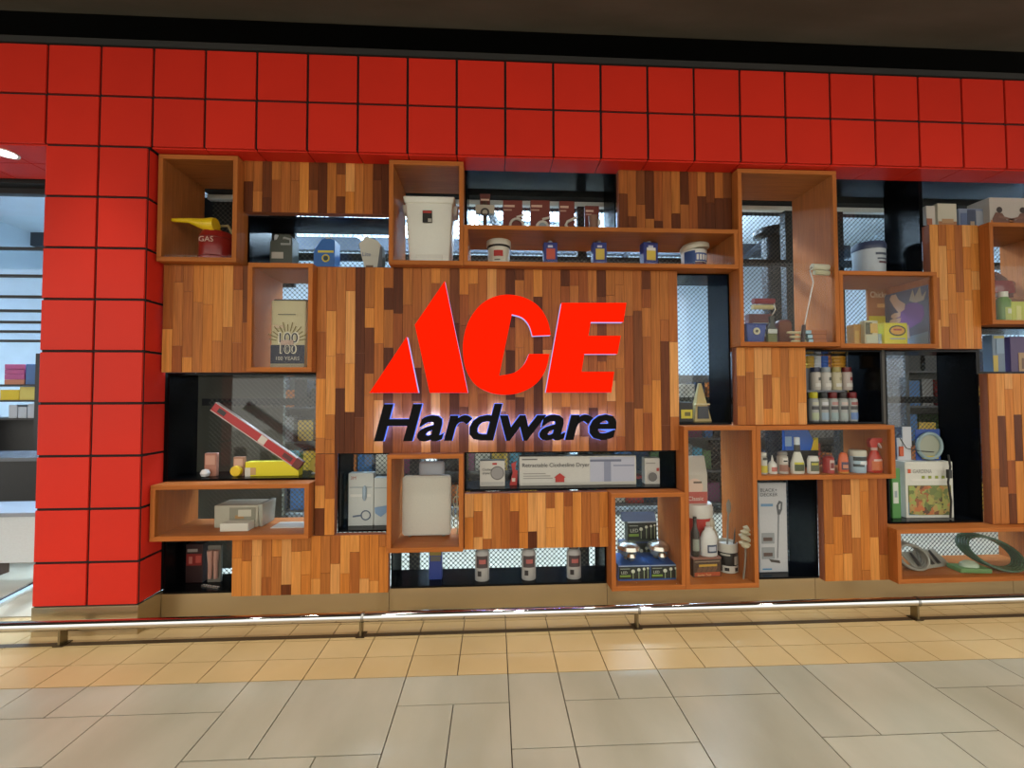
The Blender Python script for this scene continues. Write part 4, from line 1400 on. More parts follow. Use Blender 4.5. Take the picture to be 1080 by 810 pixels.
obj('white_rim', lathe_me([(w * .5, h * .70), (w * .505, h * .71), (w * .505, h * .985), (w * .47, h), (w * .45, h * .9)], P('#CDCBC0', .35), 28), t)
t['w'], t['h'], t['sy'] = w, h, 1.0
front_plate(t, -.98, .02, .98, .26, '#C8C5BA', 'white_base', 1.0)
front_plate(t, -.65, .09, -.3, .2, '#1A1817', 'cow_spot', 1.0, 1.03)
front_plate(t, .25, .08, .6, .2, '#1A1817', 'cow_spot', 1.0, 1.03)
front_plate(t, .2, .30, .75, .58, '#A8A49A', 'cow_print', 1.0)
front_plate(t, -.9, .60, -.2, .66, '#B8B4A8', 'print_line', 1.0)
for nm_, lb, dx, tx, tz, hc, rr in (('wooden_spatula', 'pale wooden spatula standing in the cow print cup', -.03, -.07, .10, '#B8AE98', .010), ('steel_spoon', 'tall steel spoon standing in the cow print cup', .0, .02, .22, '#8E8A82', .008), ('dark_whisk', 'tall dark whisk standing in the cow print cup', .03, .07, .27, '#4A4844', .006)):
    u = thing(nm_, lb, 'utensil', (x + dx, .27, z + .012))
    obj('handle', tube_me([(0, 0, 0), (tx * .6, 0, h + tz * .5), (tx, 0, h + tz)], rr * .8, P(hc, .35), 8), u)
    obj('head', lathe_me([(.003, -.05), (rr * 2, -.03), (rr * 2.2, .02), (.004, .05)], P(hc, .35), 12, 1, .4), u, (tx, 0, h + tz))
xx, zz_ = U(789, 578, .25)
t = thing('mop_brush', 'cream tufted brush hanging out beside the cow print cup', 'brush', (U(788, 600, .12)[0] - .02, .13, z))
obj('handle', tube_me([(0, 0, 0), (.015, 0, .12), (.02, 0, .24)], .006, P('#8A8070', .4), 8), t)
rnd2 = random.Random(4)
zt_ = U(788, 556, .13)[1] - z
for k in range(14):
    a = rnd2.uniform(-.034, .034)
    zz_ = zt_ - .115 + k * .0085
    obj('tuft', lathe_me([(.002, -.016), (.022, -.006), (.026, .004), (.003, .016)], P('#C9C0A2', .8), 10), t, (.025 + a, rnd2.uniform(-.02, .01), zz_))

# ---------------- N : nine bottles
def nb(label, a, b, pt, parts, sy=.6, name='bottle', Y=.105):
    return vessel('N', label, a, b, pt, Y, parts, name, 'bottle', sy, 'cleaning bottles in a row')
BODY = lambda hc, top=.8: ('body', [(.9, 0), (1, .03), (1, top * .9), (.6, top)], hc, .35)
t = nb('spray can with a yellow base label at the left end of the cleaning row', 800, 808.5, 477, [BODY('#C9C7BE', .85), ('cap', [(.8, .84), (.85, .86), (.85, .98), (.6, 1)], '#D8D6CE', .4)], 1, 'aerosol_can')
front_plate(t, -.9, .08, .9, .4, '#C8B83A', 'label'); front_plate(t, -.5, .66, .6, .78, '#3A3A36', 'label_print')
t = nb('small white glue bottle with a pointed nozzle, second in the cleaning row', 810, 819, 480, [('body', [(.9, 0), (1, .03), (.95, .5), (.6, .64), (.35, .68)], '#D6D3CA', .4), ('nozzle', [(.35, .67), (.3, .72), (.08, 1.0)], '#D0CCC2', .4)], .8, 'glue_bottle')
front_plate(t, -.6, .15, .7, .38, '#B86A5E', 'label')
t = nb('brown and white spray can, third in the cleaning row', 820, 830, 476, [BODY('#B8B0A4', .85), ('cap', [(.85, .84), (.9, .86), (.85, .97), (.5, 1)], '#8A8680', .35)], 1, 'aerosol_can')
front_plate(t, -.9, .12, .9, .42, '#9A6A5A', 'label'); front_plate(t, -.5, .5, .6, .72, '#D8D4CC', 'label_print'); front_plate(t, -.4, .55, .4, .62, '#2E2C2A', 'label_print', None, 1.03)
t = nb('tall white cleaner bottle with a dark neck, fourth in the cleaning row', 833.5, 847.5, 461, [('body', [(.9, 0), (1, .03), (1, .28), (.55, .55), (.42, .60)], '#D4D2C4', .4), ('neck', [(.42, .59), (.48, .62), (.45, .78), (.3, .80)], '#2E2E2E', .4), ('cap', [(.4, .79), (.42, .80), (.42, .99), (.3, 1.0)], '#C9D4DC', .4)], .55, 'cleaner_bottle')
front_plate(t, -.7, .08, .7, .3, '#4A5236', 'label'); front_plate(t, -.7, .26, .6, .32, '#C9C23A', 'label_print', None, 1.02)
t = nb('short white jug with an olive label, fifth in the cleaning row', 851.5, 863.5, 481, [('body', [(.9, 0), (1, .04), (1, .8), (.85, .94), (.8, .96)], '#D6D4CA', .4), ('cap', [(.8, .95), (.82, 1.0)], '#DEDCD4', .4)], .55, 'white_jug')
front_plate(t, -.7, .15, .75, .72, '#5A5E46', 'label'); front_plate(t, -.6, .5, .5, .62, '#B8B040', 'label_print', None, 1.03)
t = nb('red can with white script, sixth in the cleaning row', 868.5, 878.5, 480, [BODY('#A82E2A', .95), ('cap', [(.8, .94), (.8, 1)], '#7A2420', .4)], 1, 'red_can')
front_plate(t, -.4, .2, .6, .75, '#C8B0A8', 'label'); front_plate(t, -.3, .3, .4, .6, '#7A1E1E', 'label_print', None, 1.03)
t = nb('small orange bottle with a blue badge, seventh in the cleaning row', 884, 894.5, 477, [('body', [(.85, 0), (1, .04), (1, .55), (.75, .9), (.4, 1.0)], '#D4602A', .35), ('foot', [(.9, 0), (1.02, .01), (1.02, .08)], '#C9882E', .35)], .6, 'orange_bottle')
front_plate(t, -.7, .18, .7, .55, '#4A3A52', 'label'); front_plate(t, -.5, .25, .5, .42, '#C8886A', 'label_print', None, 1.03)
t = nb('squat white and blue pail with a cream lid, eighth in the cleaning row', 896, 912.5, 474.5, [('body', [(.88, 0), (.92, .03), (.95, .74)], '#A9C4D4', .35), ('lid', [(.98, .74), (1, .76), (1, .94), (.9, 1)], '#C9C5B4', .4)], .8, 'small_pail')
front_plate(t, -.9, .55, .9, .72, '#2E3436', 'label', .95); front_plate(t, -.3, .36, .9, .52, '#E4E8EA', 'label_print', .95); front_plate(t, -.9, .28, .2, .4, '#3A4448', 'label_print', .95)
t = nb('red trigger spray bottle with an orange label at the right end of the cleaning row', 914, 929.5, 462, [('body', [(.85, 0), (1, .03), (1, .36), (.55, .60), (.35, .66)], '#B4301F', .3), ('collar', [(.4, .65), (.42, .66), (.42, .73)], '#C9A8A0', .4)], .55, 'trigger_bottle')
w, h = t['w'], t['h']
obj('spray_head', prism_me([(-w * .3, h * .73), (w * .1, h * .73), (w * .15, h * .86), (w * .62, h * .88), (w * .62, h), (-w * .25, h), (-w * .4, h * .9)], -.012, .012, P('#B83428', .35)), t)
obj('trigger', prism_me([(w * .15, h * .86), (w * .3, h * .86), (w * .5, h * .72), (w * .45, h * .70), (w * .3, h * .8)], -.008, .008, P('#D8C4BC', .35)), t)
front_plate(t, -.7, .08, .8, .36, '#C86A3A', 'label'); front_plate(t, -.5, .34, .6, .4, '#D8B8B0', 'label_print')

xN0, xN1 = U(828, 465, .36)[0], U(863, 465, .36)[0]
zN = BX['N']['z0']
t = thing('display_bag', 'bright blue bag with a yellow corner behind the cleaning bottles', 'bag', ((xN0 + xN1) / 2, .37, zN))
wN = xN1 - xN0
zb1, zb2 = U(845, 475, .36)[1] - zN, U(845, 453, .36)[1] - zN
obj('dark_base', box_me(-wN / 2, wN / 2, -.01, .03, 0, zb1, P('#1A1816', .5), .003), t)
obj('blue_front', prism_me([(-wN * .5, zb1), (wN * .3, zb1), (wN * .36, zb1 + .07), (wN * .2, zb2), (-wN * .5, zb2)], -.008, .02, P('#1F66D0', .35)), t)
obj('yellow_corner', prism_me([(wN * .28, zb1), (wN * .5, zb1), (wN * .5, zb2 - .06), (wN * .36, zb1 + .07)], -.010, .02, P('#E8C81E', .35)), t)
obj('white_print', box_me(-wN * .5, -wN * .3, -.0095, -.008, zb1 + .03, zb2 - .05, P('#9AC0E8', .4)), t)
# ---------------- c8
x, z, w, h = put('c8', 715, 731, 420, .26)
t = carton('c8', 'black pack with a yellow label in the tall niche right of the sign', 716, 731, 424, .26, .06, '#1C1C1A', [(.15, .18, .95, .62, '#D2C22E'), (.4, .3, .8, .5, '#6A6420')], [], name='black_pack', cat='pack')
x, z, w, h = put('c8', 733, 752, 404, .26)
t = thing('cone_bag', 'pale gold cone shaped bag with a dark window in the tall niche', 'bag', (x, .32, z))
obj('body', tap(w * 1.0, w * .16, .09, .02, 0, h, P('#C2AE76', .5), .006), t)
obj('dark_window', prism_me([(-w * .32, h * .08), (w * .32, h * .08), (w * .26, h * .40), (-w * .26, h * .40)], -.048, -.030, P('#3A3E44', .4)), t)
obj('band', prism_me([(-w * .42, h * .44), (w * .42, h * .44), (w * .39, h * .47), (-w * .39, h * .47)], -.04, -.020, P('#D8CCA0', .4)), t)

# ---------------- c9
t = vessel('c9', 'white pail with a blue lid and small print in the upper right niche', 902, 930, 258, .26, [('body', [(.92, 0), (.95, .02), (1, .80)], '#B9C4CC', .4), ('lid', [(1.02, .8), (1.03, .82), (1.03, .92), (.95, 1.0)], '#3A4664', .4)], 'white_pail', 'pail', .9)
for v0, v1, a, b in ((.62, .68, -.3, .8), (.5, .54, -.2, .8), (.40, .45, -.1, .6)):
    front_plate(t, a, v0, b, v1, '#5A3A44' if v0 < .45 else '#4A5468', 'print_line', 1.0)

# ---------------- c10 : spray cans
zC = BX['c10']['z0']
Yc = .245
capc = ['#C9C22A', '#20262A', '#6E1A1E', '#2E2A2C', '#74161C']
capn = ['yellow', 'black', 'dark red', 'charcoal', 'crimson']
posn = ['first', 'second', 'third', 'fourth', 'fifth']
for k in range(5):
    a = 853 + k * 10.2
    t = vessel('c10', 'spray can with a %s cap, %s from the left in the front row' % (capn[k], posn[k]), a, a + 9.2, 413.5, Yc, [('body', [(.9, 0), (1, .02), (1, .74), (.7, .80)], '#A8ACA8', .3), ('cap', [(.8, .79), (.84, .80), (.84, .97), (.7, 1)], capc[k], .35)], 'spray_can', 'spray can', 1, 'front row of spray cans')
    front_plate(t, -.8, .06, .8, .30, ['#B8C4A0', '#9CB4C4', '#9AB0B0', '#A8B4B0', '#6A8CC0'][k], 'label')
    front_plate(t, -.8, .40, .8, .52, '#4A4A4C', 'label_print')
    front_plate(t, -.7, .56, .7, .66, ['#C8C8B0', '#D0D4D8', '#B88A84', '#C8B8B0', '#9A5A58'][k], 'label_print')
# riser for the middle row
t = thing('shelf_riser', 'stepped clear riser carrying the two rear rows of spray cans', 'riser', (4.95, .36, zC))
z1r, z2r = U(875, 411.5, .315)[1] - zC, U(875, 388.5, .37)[1] - zC
obj('lower_step', box_me(-.24, .17, -.052, .0, 0, z1r, P('#5A6068', .3)), t)
obj('upper_step', box_me(-.24, .17, .0, .055, 0, z2r, P('#6A7078', .3)), t)
mid = [('#C4BFB4', '#232A44', 'navy'), ('#C9C6BE', '#9AA4A8', 'grey'), ('#C8C0A0', '#A89A5A', 'khaki'), ('#C4B8B0', '#6A1A1A', 'maroon')]
for k, (bc, cc, cnn) in enumerate(mid):
    a = 855 + k * 11.0
    t = vessel('c10', 'pale spray can with a %s cap in the middle row' % cnn, a, a + 9.6, 387.5, .312, [('body', [(.95, 0), (1, .02), (1, .76), (.8, .8)], bc, .35), ('cap', [(.84, .79), (.86, .80), (.86, 1)], cc, .35)], 'spray_can', 'spray can', .9, 'middle row of spray cans', zC + z1r)
    front_plate(t, .0, .42, .6, .56, ['#4A4E48', '#4A4E48', '#A8A080', '#8A2A30'][k], 'label_print')
    front_plate(t, -.6, .15, .8, .3, '#DAD8D0', 'label')
for k, (a, b, hc, lb) in enumerate(((852.5, 861, '#C9A23A', 'stack of gold disc lids at the left of the top row'), (861.5, 868.5, '#D4DCE4', 'stack of white disc lids beside the blue ones'), (868.8, 876, '#2A62C0', 'stack of bright blue disc lids in the top row'), (880, 894, '#D69A32', 'stack of orange gold disc lids at the right of the top row'))):
    x, z, w, h = put('c10', a, b, 375, .37)
    z = zC + z2r
    h = U((a + b) / 2, 375, .37)[1] - z
    t = thing('disc_stack', lb, 'lids', (x, .392, z), 0, 'stacks of disc lids')
    for j in range(4):
        obj('disc', lathe_me([(w * .46, j * h / 4), (w * .5, (j + .15) * h / 4), (w * .5, (j + .8) * h / 4), (w * .44, (j + .97) * h / 4)], P(hc, .35), 18, 1, .5), t)

# ---------------- c11
zG = BX['c11']['z0']
t = carton('c11', 'large white garden watering carton with a vegetable picture', 955.5, 1004, 487, .25, .09, '#CFCFC4', [(.05, .05, .95, .58, '#6E7A4A', 'picture'), (.05, .05, .24, .28, '#5E94B8', 'picture'), (.12, .66, .9, .69, '#D8D6CC')], [(.14, .80, .07, 'GARDENA', '#8A8A84', .4)], name='garden_carton', rz=-.03)
w, h = t['w'], t['h']
obj('vegetable_print', box_me(-w * .44, w * .44, -.0485, -.0475, h * .06, h * .57, print_mat('vegetable_print', ['#3E4A2A', '#6E7A3E', '#A88A50', '#8A9A4E', '#B86A3C', '#4A3A26'], 26)), t)
decal(t, -w * .45, -w * .39, h * .80, h * .87, -.0475, '#C9562E', 'logo_mark')
for k in range(4):
    decal(t, -w * .16 + k * w * .14, -w * .10 + k * w * .14, h * .70, h * .75, -.0475, '#8E9A3A', 'icon')
zgt = zG + h
x = U(985, 470, .27)[0]
t = thing('hose_reel', 'round blue and clear reel of wire standing on the garden carton', 'reel', (x, .30, zgt))
R_ = (U(998, 470, .27)[0] - U(970, 470, .27)[0]) / 2
obj('card', box_me(-R_ * .9, R_ * .95, .012, .016, 0, R_ * 2.25, P('#2E4F9A', .45)), t)
obj('reel_ring', tube_me(ring_pts(0, 0, R_ * 1.05, R_ * .9, 28), .012, P('#8EA4A8', .3), 10, True), t)
obj('reel_disc', lathe_me([(R_ * .82, 0), (R_ * .82, .006)], P('#9AA08E', .3), 26), t, (0, .008, R_ * 1.05), (math.pi / 2, 0, 0))
obj('yellow_band', box_me(-R_ * .5, R_ * .6, -.006, .01, R_ * .12, R_ * .34, P('#B8A83A', .4)), t)
t = thing('white_card', 'white hang card with a small orange tab beside the wire reel', 'card', (U(961, 470, .27)[0], .32, zgt))
cw = .05
obj('card', box_me(-cw, cw, 0, .006, 0, .16, P('#C9CCD0', .45)), t)
obj('top_card', box_me(-cw * .3, cw * 1.0, -.006, 0, .10, .24, P('#C2C6CC', .45)), t)
obj('orange_tab', box_me(-cw * .9, -cw * .3, -.012, -.002, .03, .10, P('#C8562A', .4), .003), t)
obj('loop_wire', tube_me([(-cw, -.02, .16), (-.01, -.025, .09), (.08, -.03, .07), (.20, -.02, .06)], .003, P('#1C1C1C', .4), 6), t)
t = carton('c11', 'narrow green and white bottle carton left of the garden carton', 940.5, 949.5, 494, .25, .05, '#4E8A46', [(.1, .3, .7, .72, '#C9CFC4'), (.25, .42, .55, .55, '#8E9AA0')], [], name='green_carton')
t = thing('black_cable', 'thin black cable hanging down the right face of the garden carton', 'cable', (U(1000, 500, .22)[0], .215, zG))
obj('cable', tube_me([(0, 0, .004), (.01, 0, .12), (-.008, 0, .25), (.012, 0, .36), (.0, .0, .44)], .006, P('#141414', .5), 8), t)
obj('plug', box_me(-.012, .014, -.01, .01, .28, .34, P('#1A1A1A', .4), .003), t)

# ---------------- c12
t = carton('c12', 'small white carton with a fruit print, leftmost in the top right niche', 977, 986.5, 217, .27, .05, '#C2BCB0', [(.0, .15, .6, .5, '#9A5A3A'), (.1, .05, .7, .2, '#9AA03A')], [], name='fruit_carton')
t = carton('c12', 'cream carton with an orange sand print in the top right niche', 989, 1009, 214.5, .27, .06, '#C4C0AC', [(.03, .02, .97, .36, '#A8744A'), (.2, .3, .8, .45, '#B88E62')], [], name='cream_carton')
t = carton('c12', 'blue photo printed carton in the top right niche', 1011.5, 1040, 220, .27, .06, '#7E8CA4', [(.3, .05, .6, .95, '#3E4A62', 'picture'), (.62, .1, .98, .9, '#9AA0A8', 'picture'), (.05, .1, .28, .8, '#56688C', 'picture'), (.4, .1, .55, .45, '#A8927A', 'picture')], [], name='photo_carton')
t = carton('c12', 'large carton picturing two people seated on an orange mat', 1043.5, 1089, 208.5, .23, .14, '#B9B2A8', [(.02, .02, .98, .30, '#C2763A', 'picture')], [], name='mat_carton')
w, h = t['w'], t['h']
for s, cx_ in ((1, -.28), (-1, .26)):
    bx = cx_ * w
    obj('figure_print', prism_me([(bx - s * .05, h * .14), (bx + s * .10, h * .10), (bx + s * .13, h * .22), (bx + s * .05, h * .32), (bx + s * .02, h * .52), (bx - s * .03, h * .54), (bx - s * .055, h * .34)], -.0725, -.0712, P('#6E4838', .5)), t)
    obj('head_print', lathe_me([(.022, 0), (.022, .001)], P('#2E2420', .5), 14), t, (bx, -.0712, h * .62), (math.pi / 2, 0, 0))
    obj('arm_print', prism_me([(bx, h * .45), (bx + s * .11, h * .34), (bx + s * .115, h * .29), (bx - s * .01, h * .38)], -.0735, -.0725, P('#7E5644', .5)), t)

# ---------------- H
zH = BX['H']['z0']
x, z, w, h = put('H', 787, 809, 341, .17)
t = thing('blue_bucket', 'blue rectangular paint bucket with a round cream badge', 'bucket', (x, .23, z))
obj('body', tap(w * .78, w, .10, .12, 0, h, P('#1C3F94', .4), .008), t)
obj('rim', tap(w * 1.04, w * 1.06, .125, .13, h * .93, h * 1.0, P('#1A3A8A', .4), .004), t)
obj('badge', lathe_me([(.024, 0), (.024, .004)], P('#C9C6A2', .4), 20), t, (.0, -.0585, h * .62), (math.pi / 2, 0, 0))
obj('badge_mark', lathe_me([(.010, 0), (.010, .0055)], P('#3A3A30', .4), 12), t, (0, -.059, h * .62), (math.pi / 2, 0, 0))
xa_, za_ = U(807, 317, .28)
t = thing('paint_roller', 'paint roller with a red sleeve above the blue bucket', 'paint roller', (xa_, .30, zH))
wr = U(817, 317, .28)[0] - U(795, 317, .28)[0]
zr_ = za_ - zH
obj('sleeve', tube_me([(-wr / 2, 0, zr_), (wr / 2, 0, zr_)], .020, P('#8E2E34', .6), 16), t)
obj('refill_sleeve', tube_me([(-wr / 2 - .004, -.0, zr_ - .042), (wr / 2 - .01, 0, zr_ - .042)], .017, P('#CFC28A', .7), 16), t)
obj('wire_arm', tube_me([(wr / 2, 0, zr_ - .01), (wr / 2 + .012, 0, zr_ - .06), (wr / 2 - .03, 0, zr_ - .12), (wr / 2 - .045, 0, zr_ - .17)], .004, P('#B8B4A8', .25, .8), 8), t)
obj('handle', tube_me([(wr / 2 - .045, 0, zr_ - .16), (wr / 2 - .05, 0, 0)], .013, P('#4A2A26', .4), 12), t)
x, z, w, h = put('H', 790, 813, 332, .30)
t = carton('H', 'dark red roller tray carton behind the blue bucket', 790, 815, 331, .30, .05, '#5E1F20', [(.15, .3, .85, .72, '#B0B4A4')], [], name='tray_carton')
x, z, w, h = put('H', 810, 821, 333, .19)
t = thing('wide_brush', 'olive green paint brush standing upright beside the blue bucket', 'brush', (x, .21, z))
obj('bristles', box_me(-w * .45, w * .45, -.012, .012, 0, h * .38, P('#7E8456', .8), .004), t)
obj('ferrule', box_me(-w * .46, w * .46, -.014, .014, h * .38, h * .55, P('#8E9088', .25, .8), .002), t)
obj('handle', prism_me([(-w * .4, h * .55), (w * .4, h * .55), (w * .14, h * .75), (w * .2, h), (-w * .2, h), (-w * .14, h * .75)], -.009, .009, P('#2C3022', .4)), t)
x, z, w, h = put('H', 822, 836, 337, .26)
t = thing('wood_block', 'dark red rounded sanding block standing beside the olive brush', 'block', (x, .29, z))
obj('body', rrect_me(w, h, .028, -.02, .02, 0, P('#6A2A26', .5)), t)
obj('pad', rrect_me(w * .92, h * .9, .024, -.026, -.02, .004, P('#7E4A34', .7)), t)
xb0, xb1 = U(833, 355, .11)[0], U(871.5, 355, .11)[0]
bz = [U(850, y, .18)[1] for y in (360.0, 354.2, 350.0)]
for k, (zz_, lb) in enumerate(((zH + .014, 'lowest of the three flat paint brushes lying in the tall box'), (zH + .043, 'middle of the three flat paint brushes lying in the tall box'), (zH + .072, 'topmost of the three flat paint brushes lying in the tall box'))):
    t = thing('paint_brush', lb, 'brush', (xb0 + (.03, .02, .0)[k], .135, zz_), 0, 'flat paint brushes')
    Lb = xb1 - xb0 - (.03, .02, 0)[k]
    obj('handle', tube_me([(0, 0, 0), (.03, 0, 0), (.08, 0, 0), (Lb * .45, 0, 0)], [.007, .010, .008, .012], P('#CFC39A', .45), 10), t)
    obj('ferrule', box_me(Lb * .43, Lb * .58, -.03, .03, -.012, .012, P('#7E9AA4', .3, .6), .002), t)
    obj('bristles', box_me(Lb * .58, Lb, -.03, .03, -.0145, .0135, P('#A8643A', .8), .004), t)
xw, zw = U(868, 283, .105)
t = thing('paint_roller', 'long handled white paint roller standing in the tall box', 'paint roller', (U(846, 345, .115)[0], .115, zH))
bx0 = t.location.x
wr = U(879, 283, .105)[0] - U(858, 283, .105)[0]
cxr = xw - bx0
zr_ = zw - zH
obj('sleeve', tube_me([(cxr - wr / 2, 0, zr_ + .012), (cxr + wr / 2, 0, zr_ + .006)], .021, P('#CFCBB0', .8), 16), t)
obj('refill_sleeve', tube_me([(cxr - wr / 2 + .012, -.005, zr_ - .026), (cxr + wr / 2 - .004, -.005, zr_ - .032)], .016, P('#C2BD9A', .8), 16), t)
obj('wire_arm', tube_me([(cxr - wr / 2, 0, zr_ + .01), (cxr - wr / 2 - .014, 0, zr_ - .01), (cxr - wr / 2 + .008, 0, zr_ - .09), (.012, 0, .10), (0, 0, .0)], .0042, P('#C9C6BE', .25, .8), 8), t)
obj('handle', tube_me([(0.012, 0, .12), (0, 0, 0)], .012, P('#3A2420', .5), 12), t)

# ---------------- I
zI = BX['I']['z0']
t = carton('I', 'amber bottle pack at the left of the yellow goods box', 900.5, 910.5, 342, .20, .06, '#B98A34', [(.1, .1, .5, .7, '#C9A44A')], [], name='amber_pack', cat='pack')
t = carton('I', 'pale pouch with a yellow flower print in the yellow goods box', 912, 926, 338, .17, .04, '#C2BF9A', [(.05, .45, .55, .92, '#4A4A26', 'picture'), (.4, .5, .95, .88, '#C9A23A', 'picture'), (.1, .12, .9, .40, '#B9C2A8')], [], name='pouch', cat='pouch')
t = carton('I', 'small white bottle pack between the pouch and yellow carton', 926.8, 932, 352, .19, .04, '#A9C0CC', [(.2, .1, .8, .4, '#C9D6DC')], [], name='small_pack', cat='pack')
t = carton('I', 'bright yellow carton with an oval dark emblem in the yellow goods box', 932.5, 957, 340.5, .17, .07, '#D6CE1C', [(.0, .02, 1.0, .10, '#B0A818'), (.25, .28, .9, .34, '#9AA0A0')], [], name='yellow_carton')
w, h = t['w'], t['h']
obj('emblem', lathe_me([(w * .36, 0), (w * .36, .001)], P('#3A3A18', .4), 24, 1, .62), t, (w * .06, -.0365, h * .66), (math.pi / 2, 0, 0))
obj('emblem_core', lathe_me([(w * .30, 0), (w * .30, .002)], P('#D29A2A', .4), 24, 1, .55), t, (w * .06, -.0365, h * .66), (math.pi / 2, 0, 0))
decal(t, -w * .12, w * .22, h * .66, h * .74, -.0392, '#A8382A', 'emblem_text')
xs0, xs1 = U(917, 320, .38)[0], U(942, 320, .38)[0]
t = thing('sign_board', 'orange brown product board with a yellow band behind the pouch', 'board', ((xs0 + xs1) / 2, .395, zI))
wz = xs1 - xs0
z1_ = U(930, 303, .38)[1] - zI
obj('board', box_me(-wz / 2, wz / 2, 0, .015, 0, z1_, P('#A86A34', .5), .002), t)
decal(t, -wz * .46, wz * .5, z1_ * .40, z1_ * .54, -.0006, '#D8C71C', 'yellow_band')
words(t, 'Chicken', -wz * .42, z1_ * .84, z1_ * .10, '#E8D2A8', -.006, maxw=wz * .84)
decal(t, -wz * .1, wz * .3, z1_ * .68, z1_ * .74, -.0006, '#D8A25A', 'print_line')
wz = .33
z1_ = BX['I']['z1'] - zI - .05
t = thing('poster', 'dusky blue poster of a purple gloved hand in the yellow goods box', 'poster', (BX['I']['x1'] - .008, .255, zI), -math.pi / 2)
obj('sheet', box_me(-wz / 2, wz / 2, 0, .006, 0, z1_, P('#5A5A72', .5)), t)
def pp(u, v):
    return (-wz / 2 + u * wz, v * z1_)
obj('purple_glove_print', prism_me([pp(.38, .36), pp(.62, .32), pp(.86, .40), pp(.92, .52), pp(.90, .66), pp(.78, .74), pp(.60, .76), pp(.44, .68), pp(.34, .52)], -.0012, 0, P('#7A4A92', .5)), t)
obj('thumb_print', prism_me([pp(.40, .62), pp(.30, .74), pp(.20, .90), pp(.24, .97), pp(.34, .97), pp(.40, .86), pp(.54, .76), pp(.52, .66)], -.0024, -.0012, P('#D0AE94', .5)), t)
for k in range(3):
    v0 = .36 + .095 * k
    obj('finger_print', prism_me([pp(.14 + .04 * k, v0 + .02), pp(.20 + .04 * k, v0 - .01), pp(.42, v0), pp(.44, v0 + .075), pp(.22 + .04 * k, v0 + .085), pp(.15 + .04 * k, v0 + .06)], -.0024, -.0012, P('#CDAA92', .5)), t)
obj('wrist_print', prism_me([pp(.42, .40), pp(.60, .38), pp(.62, .15), pp(.5, .15)], -.0024, -.0012, P('#C2A898', .5)), t)
obj('spark_print', prism_me([pp(.62, .8), pp(.7, .98), pp(.74, .84), pp(.85, 1.0), pp(.88, .82), pp(.97, .9), pp(.92, .76), pp(.75, .74)], -.0012, 0, P('#A89A88', .5)), t)
obj('base_print', prism_me([pp(.1, .02), pp(.98, .02), pp(.98, .22), pp(.1, .12)], -.0012, 0, P('#7E93AC', .5)), t)
t = thing('red_can', 'small dark red can lying before the glove poster', 'can', (U(973, 350, .33)[0], .34, zI))
obj('stand', box_me(-.05, .05, -.03, .03, 0, .09, P('#3E4A5E', .5), .003), t)
obj('can', tube_me([(-.05, 0, .118), (.05, 0, .118)], .028, P('#5A1F1C', .25), 16), t)

# ---------------- J
zJ = BX['J']['z0']
t = vessel('J', 'green plastic bottle with a white cap in the right edge box', 1051.5, 1064.5, 308, .17, [('body', [(.9, 0), (1, .03), (1, .72), (.6, .84)], '#5E8A34', .35), ('cap', [(.6, .83), (.64, .84), (.64, 1)], '#D8D8CC', .4)], 'green_bottle', 'bottle', .7)
front_plate(t, -.5, .1, .8, .5, '#A9B84A', 'label')
front_plate(t, -.2, .3, .7, .45, '#D0D4B0', 'label_print', None, 1.03)
t = carton('J', 'lime yellow packet beside the green bottle in the right edge box', 1067, 1083, 318, .17, .05, '#B4BC2E', [(.3, .1, .6, .8, '#C9C86A')], [], name='lime_packet', cat='packet')
t = thing('riser_block', 'low wooden riser carrying the dark red helmet', 'riser', (6.24, .33, zJ))
hr = U(1068, 314, .27)[1] - zJ
obj('riser_body', box_me(-.24, .22, -.06, .08, 0, hr - .012, P('#8A5A34', .5), .003), t)
obj('riser_top', box_me(-.25, .23, -.065, .085, hr - .012, hr, P('#A8703F', .5), .002), t)
t = thing('helmet', 'dark red helmet wrapped in clear plastic in the right edge box', 'helmet', (6.24, .335, zJ + hr))
rH = .19
obj('shell', lathe_me([(rH, 0), (rH * 1.02, .02), (rH * .97, .08), (rH * .8, .15), (rH * .5, .195), (rH * .1, .21)], P('#4E1820', .25), 28, 1, .42), t)
obj('visor', lathe_me([(rH * .6, .03), (rH * .66, .04), (rH * .66, .11), (rH * .58, .12)], P('#7E1A22', .2), 24, 1, .3), t, (.04, -.05, 0))
obj('wrap_fold', tube_me([(-rH * .98, -.03, .01), (-rH * .8, -.05, .1), (-rH * .45, -.06, .18)], .006, P('#9A8A8A', .15), 8), t)

# ---------------- c13
t = carton('c13', 'blue and yellow tin carton at the left of the right edge niche', 1046.5, 1059.5, 353, .25, .06, '#6E8296', [(.02, .02, .4, .45, '#C2A83A'), (.3, .5, .9, .9, '#7E98B0'), (.1, .9, .95, .97, '#A8A04A')], [], name='blue_tin_carton')
t = carton('c13', 'purple carton with a tan picture in the right edge niche', 1065.5, 1092, 355, .25, .07, '#4A3566', [(.3, .03, .75, .55, '#A88458', 'picture'), (.42, .1, .6, .4, '#6A4A30', 'picture')], [], name='purple_carton')

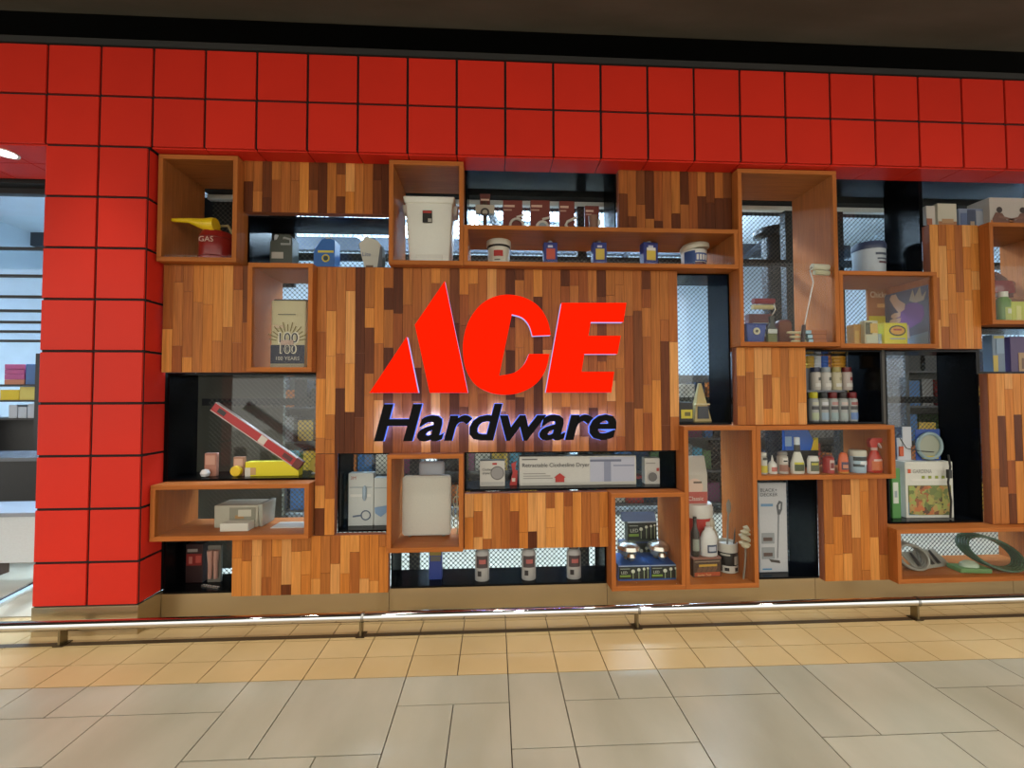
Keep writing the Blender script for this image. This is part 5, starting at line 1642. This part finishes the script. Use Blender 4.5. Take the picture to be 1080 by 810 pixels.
# ---------------- c14 : vacuum carton
t = carton('c14', 'tall grey white carton with a stick vacuum picture beside the tall box', 799.5, 829.5, 509, .25, .10, '#A9ADB0', [(.03, .01, .97, .985, '#B9BCBE')], [(.05, .90, .040, 'BLACK+', '#55585A', .62), (.05, .85, .040, 'DECKER', '#55585A', .62)], name='vacuum_carton')
w, h = t['w'], t['h']
y = -.0525
obj('vacuum_handle_print', prism_me([(w * .12, h * .74), (w * .22, h * .80), (w * .34, h * .78), (w * .32, h * .70), (w * .24, h * .64), (w * .16, h * .64)], y - .001, y, P('#5A5E62', .5)), t)
obj('vacuum_handle_hole', prism_me([(w * .2, h * .75), (w * .27, h * .77), (w * .25, h * .70), (w * .2, h * .70)], y - .002, y - .001, P('#B9BCBE', .5)), t)
obj('vacuum_pole_print', prism_me([(w * .17, h * .65), (w * .22, h * .65), (w * .15, h * .16), (w * .11, h * .16)], y - .001, y, P('#7E8286', .5)), t)
obj('vacuum_head_print', prism_me([(-w * .18, h * .15), (w * .2, h * .13), (w * .22, h * .10), (-w * .1, h * .115)], y - .001, y, P('#4A4440', .5)), t)
for (v0, v1) in ((.32, .44), (.15, .28)):
    decal(t, -w * .42, w * .03, v0 * h, v1 * h, y + .0002, '#8E9496', 'inset_picture')
    decal(t, -w * .36, -w * .05, (v0 + .03) * h, (v0 + .07) * h, y - .0012, '#5A4A44', 'inset_detail')
decal(t, -w * .42, w * .0, .735 * h, .765 * h, y, '#6E94B4', 'blue_strip')
decal(t, -w * .4, -w * .08, .03 * h, .045 * h, y, '#4E86B0', 'blue_strip')

# ---------------- O : hoses and bags
zO = BX['O']['z0']
def coil(label, pxc, Y, R_, n, r, hexc, tilt, nm='hose_coil'):
    xx = U(pxc, 590, Y)[0]
    t = thing(nm, label, 'hose', (xx, Y, zO))
    for k in range(n):
        y0_ = k * r * 1.9 - n * r * .9
        pts = []
        for j in range(26):
            a = 2 * math.pi * j / 26
            cz = R_ + r
            px_, pz_ = R_ * math.cos(a), R_ * .8 * math.sin(a)
            pts.append((px_, y0_ + math.sin(tilt) * pz_, r + R_ * .8 * math.cos(tilt) + pz_ * math.cos(tilt)))
        obj('hose_turn', tube_me(pts, r, P(hexc, .2), 8, True), t)
    return t
coil('green garden hose coil in clear wrap in the bottom right box', 1043, .26, .165, 5, .009, '#3E5A40', .9)
coil('greyish clear hose coil at the left end of the bottom right box', 958, .25, .10, 4, .010, '#8E8C80', .5)
t = thing('tool_pack', 'white card pack of dark nozzles leaning in the bottom right box', 'pack', (U(985, 590, .22)[0], .22, zO), .2)
cd = obj('card', box_me(-.16, .16, -.004, .004, 0, .13, P('#9A988A', .5)), t, (0, 0, .002), (-.9, 0, 0))
for k in range(4):
    obj('nozzle', tube_me([(-.12 + .06 * k, -.015, .02), (-.10 + .06 * k, -.02, .11)], [.012, .007], P('#3A342E', .3), 8), cd)
t = thing('green_pack', 'flat green card pack before the hose coil in the bottom right box', 'pack', (U(1022, 600, .17)[0], .17, zO), -.1)
obj('card', box_me(-.10, .10, -.05, .05, 0, .03, P('#5E8A50', .4), .006), t)
obj('clear_dome', lathe_me([(.06, .03), (.055, .05), (.03, .065), (.005, .07)], P('#A8B8A0', .15), 18, 1, .6), t)
